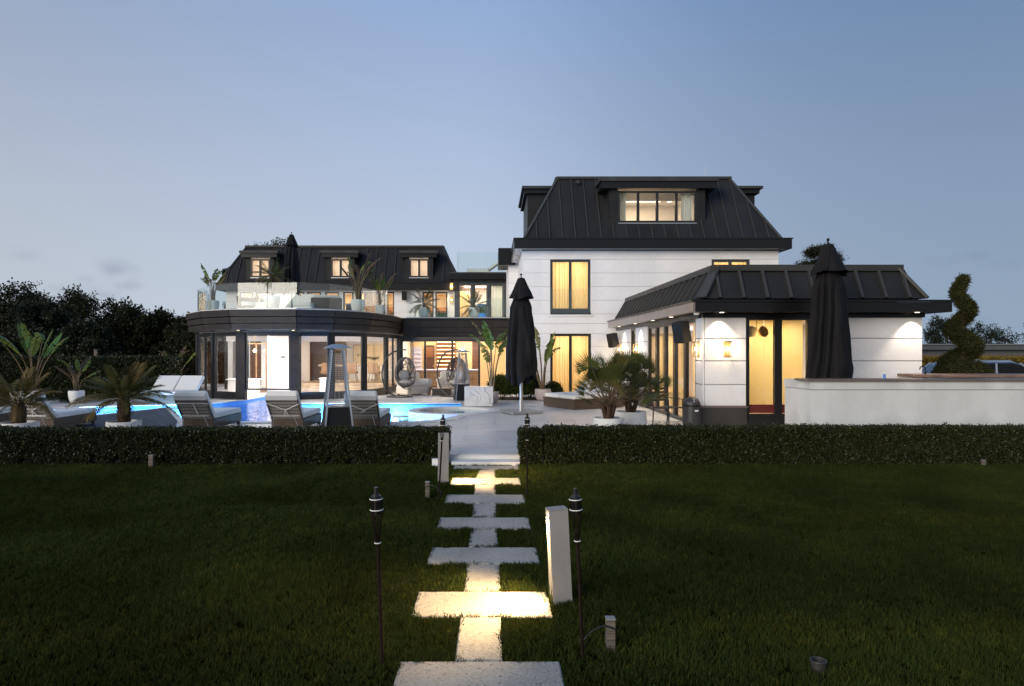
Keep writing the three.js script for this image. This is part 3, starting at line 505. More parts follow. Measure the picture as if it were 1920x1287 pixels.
// ---------------------------------------------------------------- main house
{
  const H = thing('main_house', 'tall white panelled house with black mansard roof and wide dormer', 'house');
  const z = -26.4, rows = [TY, 0.64, 1.13, 1.62, 2.10, 2.59, 2.98, 3.353, 3.88, 4.41, 4.94, 5.467, 5.86];
  const op = [[2.31, 3.867, 3.353, 5.467], [8.56, 10.04, 3.353, 5.467], [2.31, 3.885, TY, 2.59]];
  facade(H, 1.25, 11.15, rows, op, [0, 0, z], 0, { max: 5 });
  boxAt('eave_moulding', M.fascia, H, 1.20, 11.2, 5.80, 5.95, z + 0.004, z + 0.07);
  // side wall towards the lounge, with two slit windows
  const side = [[1.3, 1.75, 3.4, 5.3], [2.6, 3.05, 3.4, 5.3]];
  boxAt('corner_trim', M.panel, H, 1.221, 1.249, TY, 5.8, z - 0.034, z - 0.001); facade(H, 0.0, 4.165, rows.slice(0, 7).concat([3.4, 3.88, 4.41, 4.94, 5.3, 5.86]), side, [1.22, 0, z - 4.2], -Math.PI / 2, { max: 5 });
  for (const [a, b] of [[1.3, 1.75], [2.6, 3.05]]) windowUnit(H, [1.22, 3.4, z - 4.2 + (a + b) / 2], -Math.PI / 2, b - a, 1.9, 1, { fr: M.frameGrey, blind: M.paleCurtain });
  facade(H, 0.79, 1.6, rows, [], [0, 0, z - 4.2], 0, {});
  boxAt('side_wall', M.panel, H, 0.79, 0.95, TY, 6.2, z - 4.22 - 0.27, z - 9.6);
  boxAt('side_wall', M.panel, H, 10.9, 11.18, TY, 5.86, z - 0.32, z - 9.6); boxAt('back_wall', M.panel, H, 0.8, 11.18, TY, 5.86, z - 9.6, z - 9.8);
  eaves(H, 0.90, 11.50, 5.83, 6.24, z + 0.38, z - 9.7, { w: 0.6, soffit: M.soffit });
  for (let k = 0; k < 3; k++) mesh('soffit_spot', new THREE.CylinderGeometry(0.05, 0.05, 0.02, 16), M.steelDull, H, [1.08, 5.832, z - 0.3 - k * 1.3]);
  boxAt('rear_eaves', M.fascia, H, 0.34, 1.1, 5.75, 6.5, z - 3.95, z - 6);
  mansard(H, 1.30, 11.16, z + 0.22, z - 9.4, 6.25, 1.42, 1.6, 8.95, { seam: 0.495, holes: [[4.7, 8.3, 6.85, 8.45]], skip: (lo, hi) => lo.z > z && lo.x > 4.62 && lo.x < 8.0 && (hi.y = 6.82, hi.z = lo.z - 1.6 * 0.57 / 2.7, false) });
  // wide dormer on the front slope
  const D = dormer(H, 6.50, 3.06, 6.93, 8.16, z - 0.2, z - 2.3, { n: 4, over: 0.42, roofH: 0.42, roofOut: 0.3, side: 0.28, cheekDrop: 0.05 });
  const rm = room(H, 4.75, 8.2, 6.75, 8.3, z - 0.32, z - 3.6, M.innerWall, M.innerFloor, M.ceiling);
  ceilingPanel(rm, 6.2, 8.28, z - 2.0, 2.0, 1.3, [1, 0.78, 0.5], 11, M.glowSoft); ceilingPanel(rm, 7.6, 8.27, z - 1.7, 0.12, 2.0, SOFT, 6, M.glowSoft);
  curtain('dormer_curtain', 0.3, 1.2, M.greyCurtain, H, [5.18, 7.54, z - 0.5], 5); curtain('dormer_curtain', 0.42, 1.2, M.greyCurtain, H, [7.72, 7.54, z - 0.5], 6);
  // side dormers seen end on
  for (const s of [-1, 1]) {
    const d = grp('side_dormer', H), xo = s < 0 ? 1.58 : 11.36, xi = s < 0 ? 3.6 : 9.0, bx2 = (n, m, e, y0, y1, z0, z1) => boxAt(n, m, d, Math.min(xo + s * e, xi), Math.max(xo + s * e, xi), y0, y1, z0, z1);
    bx2('dormer_body', M.zinc, 0, 6.4, 8.66, z - 2.95, z - 6.4); bx2('dormer_roof', M.fascia, 0.14, 8.661, 8.84, z - 2.75, z - 6.6); bx2('roof_lip', M.seam, 0.24, 8.842, 8.95, z - 2.62, z - 6.7);
  }
  for (const x of [3.5, 8.6]) { const m = new MB(); m.cyl(x, 8.74, z - 1.18, 0.025, 0.025, 0.16, 8, Math.PI / 2).cyl(x, 8.72, z - 1.06, 0.07, 0.07, 0.14, 12, Math.PI / 2); m.build('roof_camera', M.darkMetal, H); }
  for (const [x, h] of [[6.0, 0.7], [9.0, 0.8]]) mesh('lightning_rod', new THREE.CylinderGeometry(0.006, 0.008, h, 6), M.steelDull, H, [x, 8.95 + h / 2, z - 2.2]);
  // windows with drawn gold curtains, rooms behind
  for (const [x0, x1, y0, y1] of op) {
    windowUnit(H, [(x0 + x1) / 2, y0, z], 0, x1 - x0, y1 - y0, 2, { fr: y0 > 1 ? M.frameGrey : M.frame, bar: 0.095, cur: M.goldCurtain, curD: 0.14, bottom: y0 > 1 ? 0.12 : 0.06 });
    const r = room(H, x0 - 0.3, x1 + 0.3, y0 - 0.02, y1 + 0.15, z - 0.29, z - 2.6, M.innerWarm, M.innerFloor, M.ceiling);
    ceilingPanel(r, (x0 + x1) / 2, y1 + 0.13, z - 1.2, 1.2, 1.2, SOFT, 6.5, M.glowSoft);
  }
  for (const [x0, x1] of [[2.31, 3.867], [8.56, 10.04]]) {                     // glass guards before the upper windows
    boxAt('guard_glass', M.railGlass, H, x0 + 0.02, x1 - 0.02, 3.40, 4.33, z + 0.02, z + 0.024); boxAt('guard_rail', M.frameGrey, H, x0, x1, 3.33, 3.40, z + 0.005, z + 0.06); boxAt('window_ledge', M.white, H, x0 - 0.08, x1 + 0.08, 3.27, 3.325, z + 0.003, z + 0.05);
  }
}
// ---------------------------------------------------------------- garden pavilion
function lantern(label, pos, turn, cd) {
  const L = thing('wall_lantern', label, 'lantern', pos, turn, 'lit wall lanterns on the pavilion'), w = 0.15, h = 0.34, d = 0.13, b = 0.014;
  boxAt('back_plate', M.brass, L, -w / 2, w / 2, 0, h, 0.002, 0.012);
  const m = new MB(); for (const sx of [-1, 1]) m.box(sx * (w / 2 - b / 2), h / 2, d, b, h, b);
  m.box(0, h - b / 2, d, w - 2 * b, b, b).box(0, b / 2, d, w - 2 * b, b, b); for (const sx of [-1, 1]) for (const y of [b / 2, h - b / 2]) m.box(sx * (w / 2 - b / 2), y, d / 2 + 0.004, b, b, d - b - 0.012);
  m.build('cage', M.brass, L); boxAt('cap', M.brass, L, -w / 2 - 0.005, w / 2 + 0.005, h + 0.001, h + 0.018, 0.002, d + 0.012);
  mesh('bulb', new THREE.SphereGeometry(0.035, 16, 12), M.glowBulb, L, [0, h * 0.52, d / 2 + 0.01]); pointLamp(L, 0, h * 0.52, d / 2 + 0.01, WARM, cd, 1.7, 'lantern_light');
  boxlessPane('pane', w - 2 * b, h - 2 * b, M.glass, L, [0, h / 2, d]);
  return L;
}
{
  const P = thing('garden_pavilion', 'single storey white pavilion with low black mansard roof', 'pavilion');
  const z = -15.6, rows = [0.67, 1.163, 1.706, 2.22, 2.70], x0 = 4.85, x1 = 9.88;
  boxAt('corner_trim', M.panel, P, x0 + 0.001, x0 + 0.033, 0.68, 2.69, z - 0.031, z - 0.001); facade(P, x0 + 0.035, x1, rows, [[5.85, 7.34, 0, 3]], [0, 0, z], 0, { max: 6, gap: 0.026, thick: 0.2 });
  boxAt('plinth', M.plinth, P, x0 - 0.02, 5.85, 0.05, 0.635, z - 0.22, z + 0.03); boxAt('plinth_cap', M.plinthCap, P, x0 - 0.05, 5.87, 0.636, 0.672, z - 0.22, z + 0.06);
  boxAt('plinth', M.plinth, P, 7.34, x1 + 0.02, 0.05, 0.635, z - 0.22, z + 0.03); boxAt('plinth_cap', M.plinthCap, P, 7.34, x1 + 0.05, 0.636, 0.672, z - 0.22, z + 0.06);
  boxAt('top_trim', M.fascia, P, x0 - 0.01, x1 + 0.03, 2.70, 2.80, z - 0.2, z + 0.045);
  // double door in front with yellow blinds
  { const g = grp('door', P, [6.595, TY, z]), w = 1.49, h = 2.55; const m = new MB();
    for (const [x, bw] of [[-w / 2 + 0.04, 0.08], [0, 0.17], [w / 2 - 0.04, 0.08]]) m.box(x, h / 2, -0.08, bw, h, 0.1);
    for (const s of [-1, 1]) { const cx = s * (w / 4 + 0.005), pw = w / 2 - 0.165; m.box(cx, h - 0.03, -0.08, pw, 0.06, 0.092).box(cx, 0.17, -0.08, pw, 0.34, 0.092); boxAt('door_kickplate', M.redSill, g, cx - pw / 2, cx + pw / 2, 0.36, 0.55, -0.11, -0.06); boxlessPane('pane', pw, h - 0.62, M.glass, g, [cx, 0.56 + (h - 0.62) / 2, -0.075]); mesh('blind', plain(new THREE.PlaneGeometry(0.93, h - 0.2)), M.blind, g, [s * 0.47, 0.3 + (h - 0.2) / 2, s < 0 ? -0.85 : -0.86]); }
    m.build('frame', M.frame, g); }
  // side with folding glass doors; local x runs along the depth
  const sx = x0, sw = (d0, d1) => facade(P, d0, d1, [0.67, 1.163, 1.706, 2.22, 2.70], [], [sx, 0, 0], -Math.PI / 2, { gap: 0.026, thick: 0.2 });
  sw(-16.15, -15.633); sw(-22.85, -21.15); sw(-26.1, -23.7);
  for (const [a, b] of [[-16.15, -15.63], [-22.85, -21.15], [-26.1, -23.7]]) boxAt('plinth', M.plinth, P, sx - 0.03, sx + 0.2, 0.05, 0.66, a, b);
  boxAt('top_trim', M.fascia, P, sx - 0.045, sx + 0.2, 2.70, 2.80, z - 0.21, -26.2);
  const leaf = 4.95 / 5;
  for (let i = 0; i < 5; i++) { const dz = -16.17 - leaf * (i + 0.5); const g = windowUnit(P, [sx, TY, dz], -Math.PI / 2, leaf - 0.012, 2.55, 1, { bar: 0.085, depth: 0.07 }); }
  windowUnit(P, [sx, TY, -23.28], -Math.PI / 2, 0.82, 2.55, 1, { bar: 0.09, depth: 0.07, blind: M.blind });
  boxAt('back_wall', M.panel, P, x0 + 0.01, x1, TY, 2.8, -26.12, -26.2); boxAt('side_wall', M.panel, P, x1 - 0.2, x1 - 0.002, TY, 2.8, z - 0.24, -26.1);
  eaves(P, 4.49, 10.24, 2.80, 3.07, z + 0.47, -26.1, { w: 0.95, soffit: M.soffitDark, leftMat: M.copper });
  mansard(P, 4.72, 9.78, z + 0.34, -26.0, 3.11, 0.42, 0.36, 3.82, { seam: 0.53, sw: 0.06, sh: 0.06, hip: 0.24, cap: 0.14 });
  const r = room(P, x0 + 0.24, x1 - 0.22, TY + 0.01, 2.72, z - 0.25, -26.0, M.innerWarm, M.oak, M.ceiling, { sides: false });
  ceilingPanel(r, 6.6, 2.70, -17.2, 1.8, 0.8, SOFT, 9, M.glowSoft); ceilingPanel(r, 7.2, 2.70, -20.2, 1.8, 2.6, SOFT, 2.4, M.glowSoft); ceilingPanel(r, 7.2, 2.70, -24, 1.4, 1.4, SOFT, 3, M.glowSoft);
  for (const [dz, w] of [[-17.1, 0.5], [-18.3, 0.55], [-19.4, 0.6], [-20.6, 0.5]]) { const c = curtain('curtain', w, 2.45, M.goldCurtain, P, [sx + 0.32, 1.4, dz]); c.rotation.y = -Math.PI / 2; }
  // recessed eave lights
  for (const [x, zz] of [[5.22, z + 0.2], [9.62, z + 0.22]]) { mesh('eave_light', new THREE.CylinderGeometry(0.05, 0.05, 0.012, 18), M.glowSoft, P, [x, 2.802, zz]); spotLamp(P, x, 2.785, zz, x, 0, zz - 0.28, SOFT, 5.5, 0.80, 0.35, 1); }
  for (const d of [17.6, 19.6, 22.0, 24.7]) { mesh('eave_light', new THREE.CylinderGeometry(0.05, 0.05, 0.012, 18), M.glowSoft, P, [4.66, 2.802, -d]); spotLamp(P, 4.66, 2.785, -d, 4.72, 0, -d, SOFT, 6, 0.85, 0.6, 1); }
}
lantern('glowing brass lantern on the pavilion front beside the yellow door', [5.40, 1.80, -15.6], 0, 1.04);
lantern('glowing brass lantern at the pavilion corner beside the folding doors', [4.85, 1.80, -15.9], -Math.PI / 2, 0.91);
lantern('glowing brass lantern on the pavilion pier behind the two fan palms', [4.85, 1.80, -22.5], -Math.PI / 2, 1.23);
lantern('glowing brass lantern at the far end of the pavilion wall', [4.85, 1.80, -25.3], -Math.PI / 2, 1.23);
{ // cluster of round gold shades hanging behind the yellow door
  const p = thing('pendant_lamp', 'gold pendant lamp with round shades behind the pavilion door', 'lamp', [6.28, 2.72, -16.1]);
  mesh('canopy_rose', new THREE.CylinderGeometry(0.05, 0.05, 0.03, 16), M.gold, p, [0, -0.015, 0]); mesh('stem', new THREE.CylinderGeometry(0.01, 0.01, 0.26, 8), M.gold, p, [0, -0.16, 0]);
  for (const [x, t] of [[-0.13, 0.5], [0.13, -0.35]]) { const s = mesh('shade', new THREE.CylinderGeometry(0.135, 0.10, 0.09, 24), M.gold, p, [x, -0.34, 0.02]); s.rotation.set(Math.PI / 2 - 0.25, 0, t); const k = new MB(); k.bar(V(0, -0.28, 0), V(x, -0.34, 0), 0.014); k.build('arm', M.gold, p); }
}
function boxSpeaker(label, pos, turn, w, h, d, tilt) {
  const s = thing('wall_speaker', label, 'speaker', pos, turn);
  const g = grp('cabinet', s); g.rotation.x = tilt; g.position.z = 0.16 + d / 2;
  mesh('shell', new RoundedBoxGeometry(w, h, d, 2, 0.02), M.speaker, g); boxAt('grille', M.blackMetal, g, -w / 2 + 0.015, w / 2 - 0.015, -h / 2 + 0.015, h / 2 - 0.015, d / 2 + 0.001, d / 2 + 0.008);
  const b = new MB(); b.bar(V(0, -0.03, 0), V(0, -0.01, 0.2), 0.03); b.box(0, -0.02, 0.012, 0.09, 0.14, 0.02); b.build('bracket', M.white, s); return s;
}
boxSpeaker('large black tilted loudspeaker under the pavilion eave at the corner', [4.85, 2.38, -16.55], -Math.PI / 2 + 0.5, 0.34, 0.5, 0.26, 0.22);
boxSpeaker('small black tilted loudspeaker at the far end of the pavilion', [4.85, 2.32, -25.6], -Math.PI / 2 + 0.35, 0.36, 0.52, 0.28, 0.2);
{ const c = thing('security_camera', 'white dome security camera under the pavilion eave corner', 'camera', [4.62, 2.80, -15.3]); mesh('mount', new THREE.CylinderGeometry(0.07, 0.07, 0.03, 20), M.white, c, [0, -0.016, 0]); mesh('dome', new THREE.SphereGeometry(0.05, 18, 12), M.blackMetal, c, [0, -0.055, 0]); mesh('collar', new THREE.CylinderGeometry(0.055, 0.06, 0.03, 20), M.white, c, [0, -0.046, 0]); }
// ---------------------------------------------------------------- pool rotunda
const BAND = [[-12.5, 34.4], [-12.4, 28.6], [-11.9, 26.6], [-10.5, 24.65], [-9.1, 23.7], [-6.7, 23.5], [-5.5, 24.1], [-4.5, 25.8], [-3.98, 28.0], [-3.9, 30.2]];
const GLAZ = [[-12.0, 34.4], [-11.95, 29.4], [-11.75, 27.4], [-10.4, 25.6], [-8.97, 24.85], [-7.2, 24.75], [-5.9, 25.2], [-4.87, 26.3], [-4.3, 28.0], [-4.15, 30.9]];
const BY = [2.66, 2.885, 3.115, 3.36];
{
  const H = thing('pool_rotunda', 'many sided glazed pool house with dark timber band and roof terrace', 'pool house');
  const c = [-8, 29];
  const off = (pts, o) => { const a = offsetLine(pts, o), b = offsetLine(pts, -o); const area = (p) => Math.abs(p.reduce((s, q, i) => { const r = p[(i + 1) % p.length]; return s + q[0] * r[1] - r[0] * q[1]; }, 0)); return (area(a) < area(b)) === (o > 0) ? a : b; };  // positive: inwards
  // timber band: three boards per facet, each slightly proud of the one below
  const band = grp('timber_band', H);
  for (let k = 0; k < 3; k++) {
    const o = off(BAND, 0.10 - 0.05 * k), n = off(BAND, 0.22);
    for (let i = 0; i + 1 < BAND.length; i++) {
      const g = 0.016, L = Math.hypot(o[i + 1][0] - o[i][0], o[i + 1][1] - o[i][1]), e = 0.014 / L, mixp = (a, b, t, y) => V(a[0] + (b[0] - a[0]) * t, y, -(a[1] + (b[1] - a[1]) * t)), q = (y) => [mixp(o[i], o[i + 1], e, y), mixp(o[i], o[i + 1], 1 - e, y), mixp(n[i], n[i + 1], 1 - e, y), mixp(n[i], n[i + 1], e, y)];
      mesh('board', hexa(q(BY[k] + g), q(BY[k + 1] - g)), M.band, band);
    }
  }
  const roofPoly = [...off(BAND, 0.215), [-3.9, 34.4]];
  mesh('roof_slab', slab(polyShape(roofPoly), 2.67, 3.34), M.soffitDark, H);
  mesh('ceiling_lining', slab(polyShape([...off(GLAZ, 0.05), [-4.2, 34.4]]), 2.615, 2.665), M.ceiling, H);
  mesh('terrace_deck', slab(polyShape([...off(BAND, 0.03), [-3.9, 34.4]]), 3.362, 3.385), M.paving, H);
  // posts, heads, sills and panes
  const facet = (i) => [V(GLAZ[i][0], 0, -GLAZ[i][1]), V(GLAZ[i + 1][0], 0, -GLAZ[i + 1][1])];
  for (let i = 1; i < GLAZ.length; i++) {
    const [x, d] = GLAZ[i], wide = i === 4 || i === 5;
    if (wide) { const s = i === 4 ? -0.12 : 0.12; boxAt('timber_pier', M.band, H, x + s - 0.17, x + s + 0.17, i === 4 ? TY - 0.3 : TY - 0.3, 2.61, -d - 0.14, -d + 0.10); }
    else { const m = mesh('post', bx(0.15, 2.46, 0.16), M.frame, H, [x, TY + 1.23, -d]); m.rotation.y = i > 5 ? -0.9 : 0.8; }
  }
  for (let i = 1; i + 1 < GLAZ.length; i++) {
    const [a, b] = facet(i), dir = b.clone().sub(a), L = dir.length(), mid = a.clone().add(b).multiplyScalar(0.5), ry = Math.atan2(-dir.z, dir.x), open = i === 4, long = L > 2.2 && !open;
    const g = grp('glazing', H, [mid.x, 0, mid.z], ry), w = L - (i === 4 ? 0.1 : i === 3 || i === 5 ? 0.3 : 0.14), cx = i === 3 ? -0.08 : i === 5 ? 0.08 : 0;
    boxAt('head', M.frame, g, cx - w / 2, cx + w / 2, 2.47, 2.612, -0.05, 0.05);
    const y0 = open ? 0.56 : 0.42;
    boxAt('sill', M.frame, g, cx - w / 2, cx + w / 2, open ? 0.50 : TY, y0, -0.05, 0.05);
    for (const s of [-1, 1]) boxAt('jamb', M.frame, g, cx + s * (w / 2 - 0.035) - 0.035, cx + s * (w / 2 - 0.035) + 0.035, y0 + 0.001, 2.469, -0.045, 0.045);
    boxlessPane('pane', w - 0.14, 2.47 - y0, M.glass, g, [cx, (2.47 + y0) / 2, 0]);
    if (long) boxAt('mullion', M.frame, g, -0.03, 0.03, y0 + 0.001, 2.469, -0.04, 0.04);
  }
  for (const [x, d] of [[-9.09, 24.85], [-7.08, 24.75]]) { mesh('downlight', new THREE.CylinderGeometry(0.05, 0.05, 0.012, 18), M.glowWarm, H, [x, 2.662, -d + 0.3]); spotLamp(H, x, 2.65, -d + 0.3, x, 0, -d + 0.18, WARM, 2.6, 0.6, 0.8, 1); }
  boxAt('rear_wall', M.innerWall, H, -12.1, -3.99, TY, 2.6, -34.42, -34.5); boxAt('partition', M.innerWall, H, -4.15, -4.05, TY, 2.6, -30.99, -34.4);
  for (const d of [30.0, 31.5, 33.0, 34.3]) boxAt('post', M.frame, H, -12.28, -12.18, TY, 2.6, -d - 0.05, -d + 0.05); for (const d of [30.75, 32.25, 33.65]) boxlessPane('pane', d > 33 ? 1.2 : 1.4, 2.45, M.glass, H, [-12.23, 1.38, -d], Math.PI / 2);
  // inside: white changing cabin with glass doors, brown wall, raised dining floor, ceiling step
  boxAt('white_cabin', M.innerWhite, H, -9.62, -8.62, TY, 2.6, -29.4, -32.5); boxAt('brown_wall', M.innerBrown, H, -9.5, -7.05, TY, 2.36, -33.3, -33.4); boxAt('dark_panel', M.walnut, H, -9.55, -8.7, TY, 2.3, -32.6, -33.2);
  boxAt('dark_panel', M.walnut, H, -12.1, -10.75, TY, 2.4, -34.3, -34.41); boxAt('raised_floor', M.paleWood, H, -8.5, -4.3, TY, 0.50, -29.9, -33.29); boxAt('floor_step', M.paleWood, H, -8.5, -4.3, TY, 0.32, -29.6, -29.899);
  boxAt('ceiling_bulkhead', M.ceiling, H, -12.1, -4.2, 2.36, 2.61, -31.2, -31.4);
  { const c = grp('glass_partition', H, [-10.0, TY, -29.1], 0.12); const m = new MB(); for (const x of [-0.42, 0, 0.42]) m.box(x, 1.05, 0, 0.05, 2.1, 0.05); m.box(0, 2.08, 0, 0.84, 0.05, 0.05).box(0, 0.1, 0, 0.84, 0.2, 0.05); m.build('frame', M.oak, c); for (const x of [-0.21, 0.21]) boxlessPane('pane', 0.37, 1.85, M.glass, c, [x, 1.13, 0]); }
  boxAt('cabin_back', M.innerWhite, H, -10.6, -9.63, TY, 2.6, -31.5, -31.6);
  boxAt('wall_plaque', M.darkMetal, H, -9.05, -8.85, 1.62, 1.69, -29.39, -29.396); boxAt('wall_plaque', M.darkMetal, H, -10.05, -9.9, 1.62, 1.68, -31.49, -31.496);
  ceilingPanel(H, -8.0, 2.612, -27.2, 2.6, 1.6, NEUT, 6, M.glowNeut); ceilingPanel(H, -5.9, 2.612, -28.2, 1.6, 1.6, NEUT, 6, M.glowNeut); ceilingPanel(H, -10.3, 2.612, -28.6, 1.4, 2.2, NEUT, 4.6, M.glowNeut); ceilingPanel(H, -5.8, 2.612, -32.0, 2.4, 0.6, SOFT, 9, M.glowSoft); ceilingPanel(H, -10.6, 2.612, -32.4, 2.0, 0.5, SOFT, 9, M.glowSoft);
  // glass guard round the roof terrace
  const rail = thing('glass_balustrade', 'frameless glass balustrade round the rotunda roof terrace', 'balustrade');
  const gl = off(BAND, 0.42);
  for (let i = 1; i + 1 < gl.length; i++) {
    const a = V(gl[i][0], 0, -gl[i][1]), b = V(gl[i + 1][0], 0, -gl[i + 1][1]), dir = b.clone().sub(a), L = dir.length(), n = L > 1.9 ? 2 : 1, ry = Math.atan2(-dir.z, dir.x);
    for (let k = 0; k < n; k++) { const c = a.clone().addScaledVector(dir, (k + 0.5) / n); mesh('glass_panel', bx(L / n - 0.03, 0.92, 0.012), M.railGlass, rail, [c.x, 3.40 + 0.47, c.z], ry); }
    beam('base_channel', a.setY(3.41), b.setY(3.41), 0.06, 0.05, M.steelDull, rail);
  }
}
// ---------------------------------------------------------------- lounge wing between rotunda and house
{
  const H = thing('lounge_wing', 'glazed lounge wing with dark timber beam between rotunda and house', 'wing');
  const z = -30.2, x0 = -3.88, x1 = 0.785;
  for (let k = 0; k < 3; k++) boxAt('board', M.band, H, x0, x1, BY[k] + 0.012 - 0.15, BY[k + 1] - 0.012 - 0.05, z + 0.05 * k - 0.2, z + 0.05 * k);
  boxAt('deck_edge', M.fascia, H, x0, x1, 3.30, 3.36, z - 0.2, z + 0.16);
  boxAt('roof_slab', M.soffitDark, H, x0, 1.2, 2.60, 3.29, z - 0.21, -35.4); boxAt('terrace_deck', M.paving, H, x0, 1.19, 3.361, 3.385, z - 0.0, -34.5);
  boxAt('ceiling_lining', M.ceiling, H, x0 + 0.02, 0.75, 2.54, 2.598, z - 0.85, -34.4);
  const gz = z - 0.72, posts = [-4.02, -3.52, -2.97, -1.74, -0.52, 0.72];
  boxAt('head_beam', M.frame, H, -4.08, 0.79, 2.34, 2.599, gz - 0.06, gz + 0.06); boxAt('floor_rail', M.frame, H, -4.08, 0.79, TY, TY + 0.05, gz - 0.06, gz + 0.06);
  posts.forEach((x, i) => boxAt('post', M.frame, H, x - (i === 1 ? 0.02 : 0.045), x + (i === 1 ? 0.02 : 0.045), TY + 0.051, 2.339, gz - 0.055, gz + 0.055));
  for (let i = 0; i + 1 < posts.length; i++) boxlessPane('pane', posts[i + 1] - posts[i] - 0.09, 2.13, M.glass, H, [(posts[i] + posts[i + 1]) / 2, 1.27, gz]);
  for (const x of [-2.97, -0.52]) { mesh('downlight', new THREE.CylinderGeometry(0.06, 0.06, 0.012, 18), M.glowWarm, H, [x, 2.593, gz + 0.22]); spotLamp(H, x, 2.58, gz + 0.22, x, 0, gz + 0.14, WARM, 6, 0.75, 0.6, 1); }
  boxAt('rear_wall', M.innerWarm, H, -4.04, 0.78, TY, 2.53, -34.42, -34.5); boxAt('side_wall', M.innerWarm, H, 0.70, 0.78, TY, 2.53, -31.1, -34.4);
  ceilingPanel(H, -2.4, 2.538, -32.0, 2.2, 0.9, SOFT, 6.0, M.glowSoft); ceilingPanel(H, -0.6, 2.538, -32.2, 1.6, 0.9, SOFT, 6.0, M.glowSoft); ceilingPanel(H, -1.6, 2.538, -34.0, 3.8, 0.3, WARM, 5, M.glowSoft);
  ceilingPanel(H, -1.6, 2.59, z - 0.42, 3.6, 0.12, SOFT, 7, M.glowSoft);
  // glass guard of the balcony
  const rail = thing('glass_balustrade', 'straight glass balustrade above the lounge beam', 'balustrade');
  for (let k = 0; k < 3; k++) boxAt('glass_panel', M.railGlass, rail, x0 + 0.2 + k * 1.48, x0 + 0.2 + k * 1.48 + 1.46, 3.40, 4.25, z + 0.04, z + 0.052);
  boxAt('base_channel', M.steelDull, rail, x0 + 0.15, x1, 3.361, 3.41, z + 0.02, z + 0.07);
}
// lounge interior
{
  const c = thing('bar_counter', 'long oak panelled counter inside the glazed lounge', 'counter', [0, TY, 0]);
  for (let k = 0; k < 5; k++) boxAt('front_panel', M.oak, c, -3.45 + k * 0.58, -3.45 + k * 0.58 + 0.565, 0.12, 0.85, -31.75, -31.7); boxAt('carcass', M.walnut, c, -3.44, -0.56, 0, 0.849, -31.76, -32.3); boxAt('worktop', M.lavender, c, -3.5, -0.5, 0.851, 0.9, -31.66, -32.34);
  const s = thing('lit_shelf', 'shelving with glowing horizontal strips on the lounge rear wall', 'shelf', [0, 0, 0]);
  boxAt('back_panel', M.orangeWood, s, -2.75, -1.75, 0.9, 2.4, -34.36, -34.41); for (let k = 0; k < 8; k++) { boxAt('shelf_board', M.paleWood, s, -2.74, -1.76, 0.98 + k * 0.19, 1.02 + k * 0.19, -34.12, -34.355); boxAt('light_strip', M.glowStrip, s, -2.7, -1.8, 1.022 + k * 0.19, 1.034 + k * 0.19, -34.33, -34.35); }
  const d = thing('wooden_door', 'dark wooden door with carved panel on the lounge rear wall', 'door', [-3.1, TY, -34.4]); boxAt('door_leaf', M.walnut, d, -0.26, 0.26, 0, 2.05, 0.001, 0.05); boxAt('carved_panel', M.bronze, d, -0.2, 0.2, 1.45, 1.95, 0.051, 0.07); mesh('handle', new THREE.SphereGeometry(0.03, 10, 8), M.gold, d, [0.2, 1.0, 0.07]);
  const w = thing('glass_rack', 'pale lavender rack of glasses by the rotunda partition', 'rack', [-3.85, TY, -33.2]); boxAt('rack_case', M.lavender, w, -0.02, 0.45, 0.8, 1.95, -0.3, -0.34); for (let k = 0; k < 6; k++) boxAt('rack_shelf', M.white, w, 0, 0.44, 0.85 + k * 0.2, 0.87 + k * 0.2, -0.299, -0.12);
  const p = thing('dark_column', 'dark walnut column standing in the lounge', 'column', [-0.75, TY, -33.6]); boxAt('shaft', M.walnut, p, -0.16, 0.16, 0.06, 2.38, -0.16, 0.16); boxAt('column_base', M.darkMetal, p, -0.19, 0.19, 0, 0.06, -0.19, 0.19);
  const l = thing('floor_lamp', 'tall floor lamp with bright white head in the lounge', 'lamp', [-1.35, TY, -33]); mesh('lamp_base', new THREE.CylinderGeometry(0.14, 0.15, 0.03, 20), M.gold, l, [0, 0.015, 0]); mesh('pole', new THREE.CylinderGeometry(0.012, 0.012, 1.75, 8), M.gold, l, [0, 0.9, 0]); mesh('lamp_bulb', new THREE.SphereGeometry(0.09, 16, 12), glow(1, 0.9, 0.75, 9), l, [0, 1.84, 0]); pointLamp(l, 0, 1.84, 0, SOFT, 2.5, 4);
}
